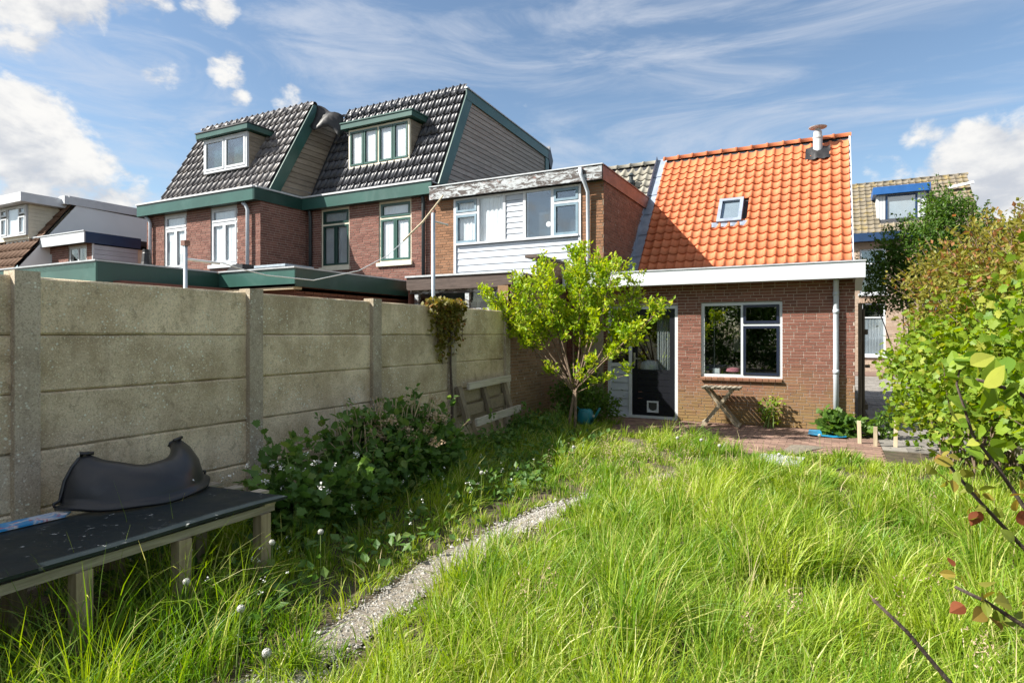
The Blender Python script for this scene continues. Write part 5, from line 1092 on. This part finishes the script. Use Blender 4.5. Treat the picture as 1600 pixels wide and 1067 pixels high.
put_leaves('bud', [leaves_mesh('x', np.array([(.12, 2.32, .73)] * 4), .02, '')], 'leaf_dry', NB, (.12, 2.32, .73))

# ================================================================== dandelion clocks
dl = [(-3.14, 2.09, 0.38), (-2.56, 1.98, 0.38), (-3.06, 3.03, 0.38), (-2.1, 1.76, 0.38), (-2.91, 4.9, 0.38), (-1.65, 7.41, 0.38), (-1.14, 7.05, 0.38), (-1.39, 7.36, 0.38), (-0.5, 6.85, 0.38), (-2.63, 6.52, 0.38), (-0.13, 8.8, 0.3), (-3.35, 9.21, 0.3), (-3.2, 2.75, 0.38)]  # nearly all head positions projected from image pixels, worked out outside the script
sh_v = rand_unit(260, np.random.default_rng(2)); V, F = [], []
for k, u in enumerate(sh_v):
    a = np.cross(u, (.3, .5, .8)); a /= np.linalg.norm(a); b = np.cross(u, a); c = u * .019; V += [u * .004, c + a * .003, c + b * .003, c - a * .003 - b * .003]; F += [(4 * k + 1, 4 * k + 2, 4 * k + 3), (4 * k, 4 * k + 1, 4 * k + 2)]
headm = npmesh('seed_head', np.array(V), np.array(F), 'seed_head')
DLAB = ['dandelion clock nearest the middle bench leg', 'dandelion clock by the lower end of the gravel path', 'dandelion clock just beyond the far bench leg', 'nearest dandelion clock at the bottom of the path', 'dandelion clock in the verge before the hydrangea', 'dandelion clock at the far lawn, leftmost of the close trio', 'dandelion clock at the far lawn, nearest of the close trio', 'dandelion clock at the far lawn, middle of the close trio', 'dandelion clock beside the grey stepping slab', 'dandelion clock at the far end of the path', 'dandelion clock at the patio edge by the stakes', 'dandelion clock at the foot of the young tree', 'dandelion clock close before the far bench leg']
for (x, y, h), dlab in zip(dl, DLAB):
    g = float(gz(x, y)); Dn = root('dandelion', dlab, 'dandelion', (x, y, g), 'dandelion seed heads in the grass')
    o = Vector((random.uniform(-.03, .03), random.uniform(-.03, .03), 0)); MB().tube([(x, y, g), Vector((x, y, g + h * .5)) + o * .4, Vector((x, y, g + h)) + o], [.0035, .003, .0028], 5).build('stalk', 'stem_green', Dn); link('seed_head', headm, Dn, Vector((x, y, g + h + .005)) + o)

# ================================================================== grass
def in_view(x, y, m=.9):
    s, c = .4661, .8847; d = -s * x + c * y; l = c * x + s * y
    return (d > 1.7) & (np.abs(l) < d * .845 + m)
def grass(name, label, mat, tus, per, hfun, wid, seed, cull, dens_far=.35, lean=.75):
    rg = np.random.default_rng(seed); x = rg.uniform(-4.8, 3.6, tus); y = rg.uniform(.8, 10.6, tus)
    k = cull(x, y, rg); x, y = x[k], y[k]; d = np.hypot(x, y); keep = rg.random(len(x)) < np.clip(1.15 - d / 13, dens_far, 1); x, y = x[keep], y[keep]; T_ = len(x)
    th = hfun(x, y) * (.40 + 1.0 * rg.random(T_) ** 1.2); tl = rg.uniform(.45, 1.6, T_); tc_ = np.clip(.45 + .34 * rg.normal(size=T_) + .22 * np.sin(x * 1.9 + 1) * np.cos(y * 1.5), 0, 1); wind = rg.normal(0, .7, T_) + .9 * np.sin(x * 1.1 + y * .7)
    n = T_ * per; ti = np.repeat(np.arange(T_), per); off = rg.normal(0, .052, (n, 2)) * (.4 + 1.2 * rg.random((n, 1)))
    bx, by = x[ti] + off[:, 0], y[ti] + off[:, 1]
    ok = cull(bx, by, rg); ti, bx, by, off = ti[ok], bx[ok], by[ok], off[ok]; n = len(bx)
    h = th[ti] * (.45 + .75 * rg.random(n)); ang = np.arctan2(off[:, 1], off[:, 0]) + rg.normal(0, .5, n); dx = np.cos(ang) + .55 * np.cos(wind[ti]); dy = np.sin(ang) + .55 * np.sin(wind[ti]); nr = np.hypot(dx, dy) + 1e-6; dx, dy = dx / nr, dy / nr
    kk = lean * tl[ti] * (.25 + .95 * rg.random(n)); ps = rg.uniform(0, 6.283, n); dist = np.hypot(bx, by); w = wid * (.6 + .8 * rg.random(n)) * (.8 + .09 * dist)
    bz = gz(bx, by); ts = np.array([0, .38, .72, 1.0]); ww = np.array([1, .9, .6, .06]); V = np.zeros((n, 8, 3)); sx, sy = np.cos(ps), np.sin(ps)
    for i, (t, wf) in enumerate(zip(ts, ww)):
        px = bx + dx * h * kk * t ** 1.9; py = by + dy * h * kk * t ** 1.9; pz = bz + h * (t - .42 * np.minimum(kk, 1.2) * t ** 2.2)
        V[:, 2 * i, 0] = px - sx * w * wf / 2; V[:, 2 * i, 1] = py - sy * w * wf / 2; V[:, 2 * i, 2] = pz
        V[:, 2 * i + 1, 0] = px + sx * w * wf / 2; V[:, 2 * i + 1, 1] = py + sy * w * wf / 2; V[:, 2 * i + 1, 2] = pz
    F = (np.array([(0, 1, 3, 2), (2, 3, 5, 4), (4, 5, 7, 6)])[None] + 8 * np.arange(n)[:, None, None]).reshape(-1, 4)
    r = np.clip(tc_[ti] + .3 * (rg.random(n) - .5), 0, 1)
    print(name, n); me = npmesh(name, V.reshape(-1, 3), F, mat, np.repeat(r, 8), True); return link(name, me, None, (0, 0, 0), label, 'stuff', cat='grass')
def path_d(x, y): return x - path_x(y)
def nopath(y): return (y < 2.30) | (y > 6.0)
def onpatio(x, y): return (y > np.where(x > -1.5, 8.95, 9.55) + .10 * np.sin(x * 7)) & (x > -3.3) | (y > 11.3) | ((y > 9.6) & (x > .5))
def pw(y): return np.where(y < 2.45, -.14, np.where(y > 5.8, -.15, .05))
def cull_sun(x, y, rg): return in_view(x, y) & (path_d(x, y) > pw(y) + .10 * rg.random(len(x))) & ~onpatio(x, y) & (x < 2.6)
def cull_shade(x, y, rg): return in_view(x, y) & (path_d(x, y) < np.where((y < 2.3) | (y > 6.0), .05, -.12) - .10 * rg.random(len(x))) & ~onpatio(x, y) & (x > -4.75) & ~((x < -3.5) & (y < 2.9) & (rg.random(len(x)) < .6))
def h_sun(x, y): e = np.maximum(np.clip((path_d(x, y) - .05) / .7, 0, 1), .6 * nopath(y)); f = np.clip((9.3 - y) / 3.5, .0, 1); return (.08 + .08 * f + .165 * e * f) * (1 + .35 * np.sin(x * 2.3 + 1.3 * y) * np.cos(1.7 * y - x) + .22 * np.sin(x * 5.1 - 2.2 * y + 1) * np.cos(4.3 * y + x))
def h_shade(x, y): e = np.clip((-path_d(x, y) - .2) / .9, 0, 1); return (.09 + .15 * e + .20 * np.clip((3.6 - y) / 1.2, 0, 1)) * (1 + .3 * np.sin(x * 2.7 + 2.1 * y))
grass('lawn_grass', 'tall sunlit uncut grass filling the lawn right of the path', 'grass_blade', 6600, 54, h_sun, .0062, 21, cull_sun)
grass('verge_grass', 'shorter shaded grass between the path and the concrete fence', 'grass_blade', 6400, 34, h_shade, .0058, 22, cull_shade)
def cull_edge(x, y, rg): a = path_d(x, y); return in_view(x, y) & (np.abs(np.abs(a) - .26) < .12) & ~onpatio(x, y)
grass('path_edge_grass', 'pale straw-coloured stalks along the path edges', 'grass_straw', 4200, 4, lambda x, y: .16 + 0 * x, .004, 23, cull_edge, .6, .6)
def cull_all(x, y, rg): return (cull_sun(x, y, rg)) & (np.sin(x * 3 + y * 2) > -.4)
grass('straw_grass', 'dry straw stalks scattered through the tall lawn grass', 'grass_straw', 1500, 3, lambda x, y: .36 + 0 * x, .004, 24, cull_all, .6, .55)
# flowering grass panicles and small weeds
P = []; rg = np.random.default_rng(9)
for k in range(70):
    c = np.array((-1.75 + rg.normal(0, .28), 5.7 + rg.normal(0, .5), 0)) if k < 50 else np.array((rg.uniform(-1.6, .8), rg.uniform(2.6, 6), 0)); z = float(gz(c[0], c[1])) + rg.uniform(.42, .58)
    P.append(c + np.array((0, 0, z)) + rg.normal(0, 1, (34, 3)) * np.array((.02, .02, .05)))
me_ = leaves_mesh('x', np.concatenate(P), .016, '', aspect=.35)
c = np.array((-1.7, 5.6, .5)); link('grass_panicles', npmesh('grass_panicles', me_[0] - c, me_[1], 'leaf_dry', me_[2]), None, c, 'feathery brownish grass flower heads above the lawn grass', 'stuff', cat='grass')
P = np.stack([rg.uniform(-4.6, -2.75, 260), rg.uniform(2.0, 8.5, 260), np.zeros(260)], -1); P = P[path_d(P[:, 0], P[:, 1]) < -.3]; P = np.repeat(P, 9, 0); P[:, :2] += rg.normal(0, .05, (len(P), 2)); P[:, 2] = gz(P[:, 0], P[:, 1]) + rg.uniform(.03, .22, len(P))
me_ = leaves_mesh('x', P, .075, '', aspect=.7, up=1.3); link('verge_weeds', npmesh('verge_weeds', me_[0], me_[1], 'leaf_weed', me_[2]), None, (0, 0, 0), 'broad leaved weeds mixed through the shaded verge', 'stuff', cat='weeds')
P = np.stack([rg.uniform(-4.2, -2.8, 60), rg.uniform(2.2, 6, 60), rg.uniform(.12, .3, 60)], -1); P = np.repeat(P, 6, 0) + rg.normal(0, .008, (360, 3)); me_ = leaves_mesh('x', P, .011, '', aspect=.9, up=2)
link('white_flowers', npmesh('white_flowers', me_[0], me_[1], 'petal_white', me_[2]), None, (0, 0, 0), 'tiny white flowers scattered in the shaded verge', 'stuff', cat='flowers')
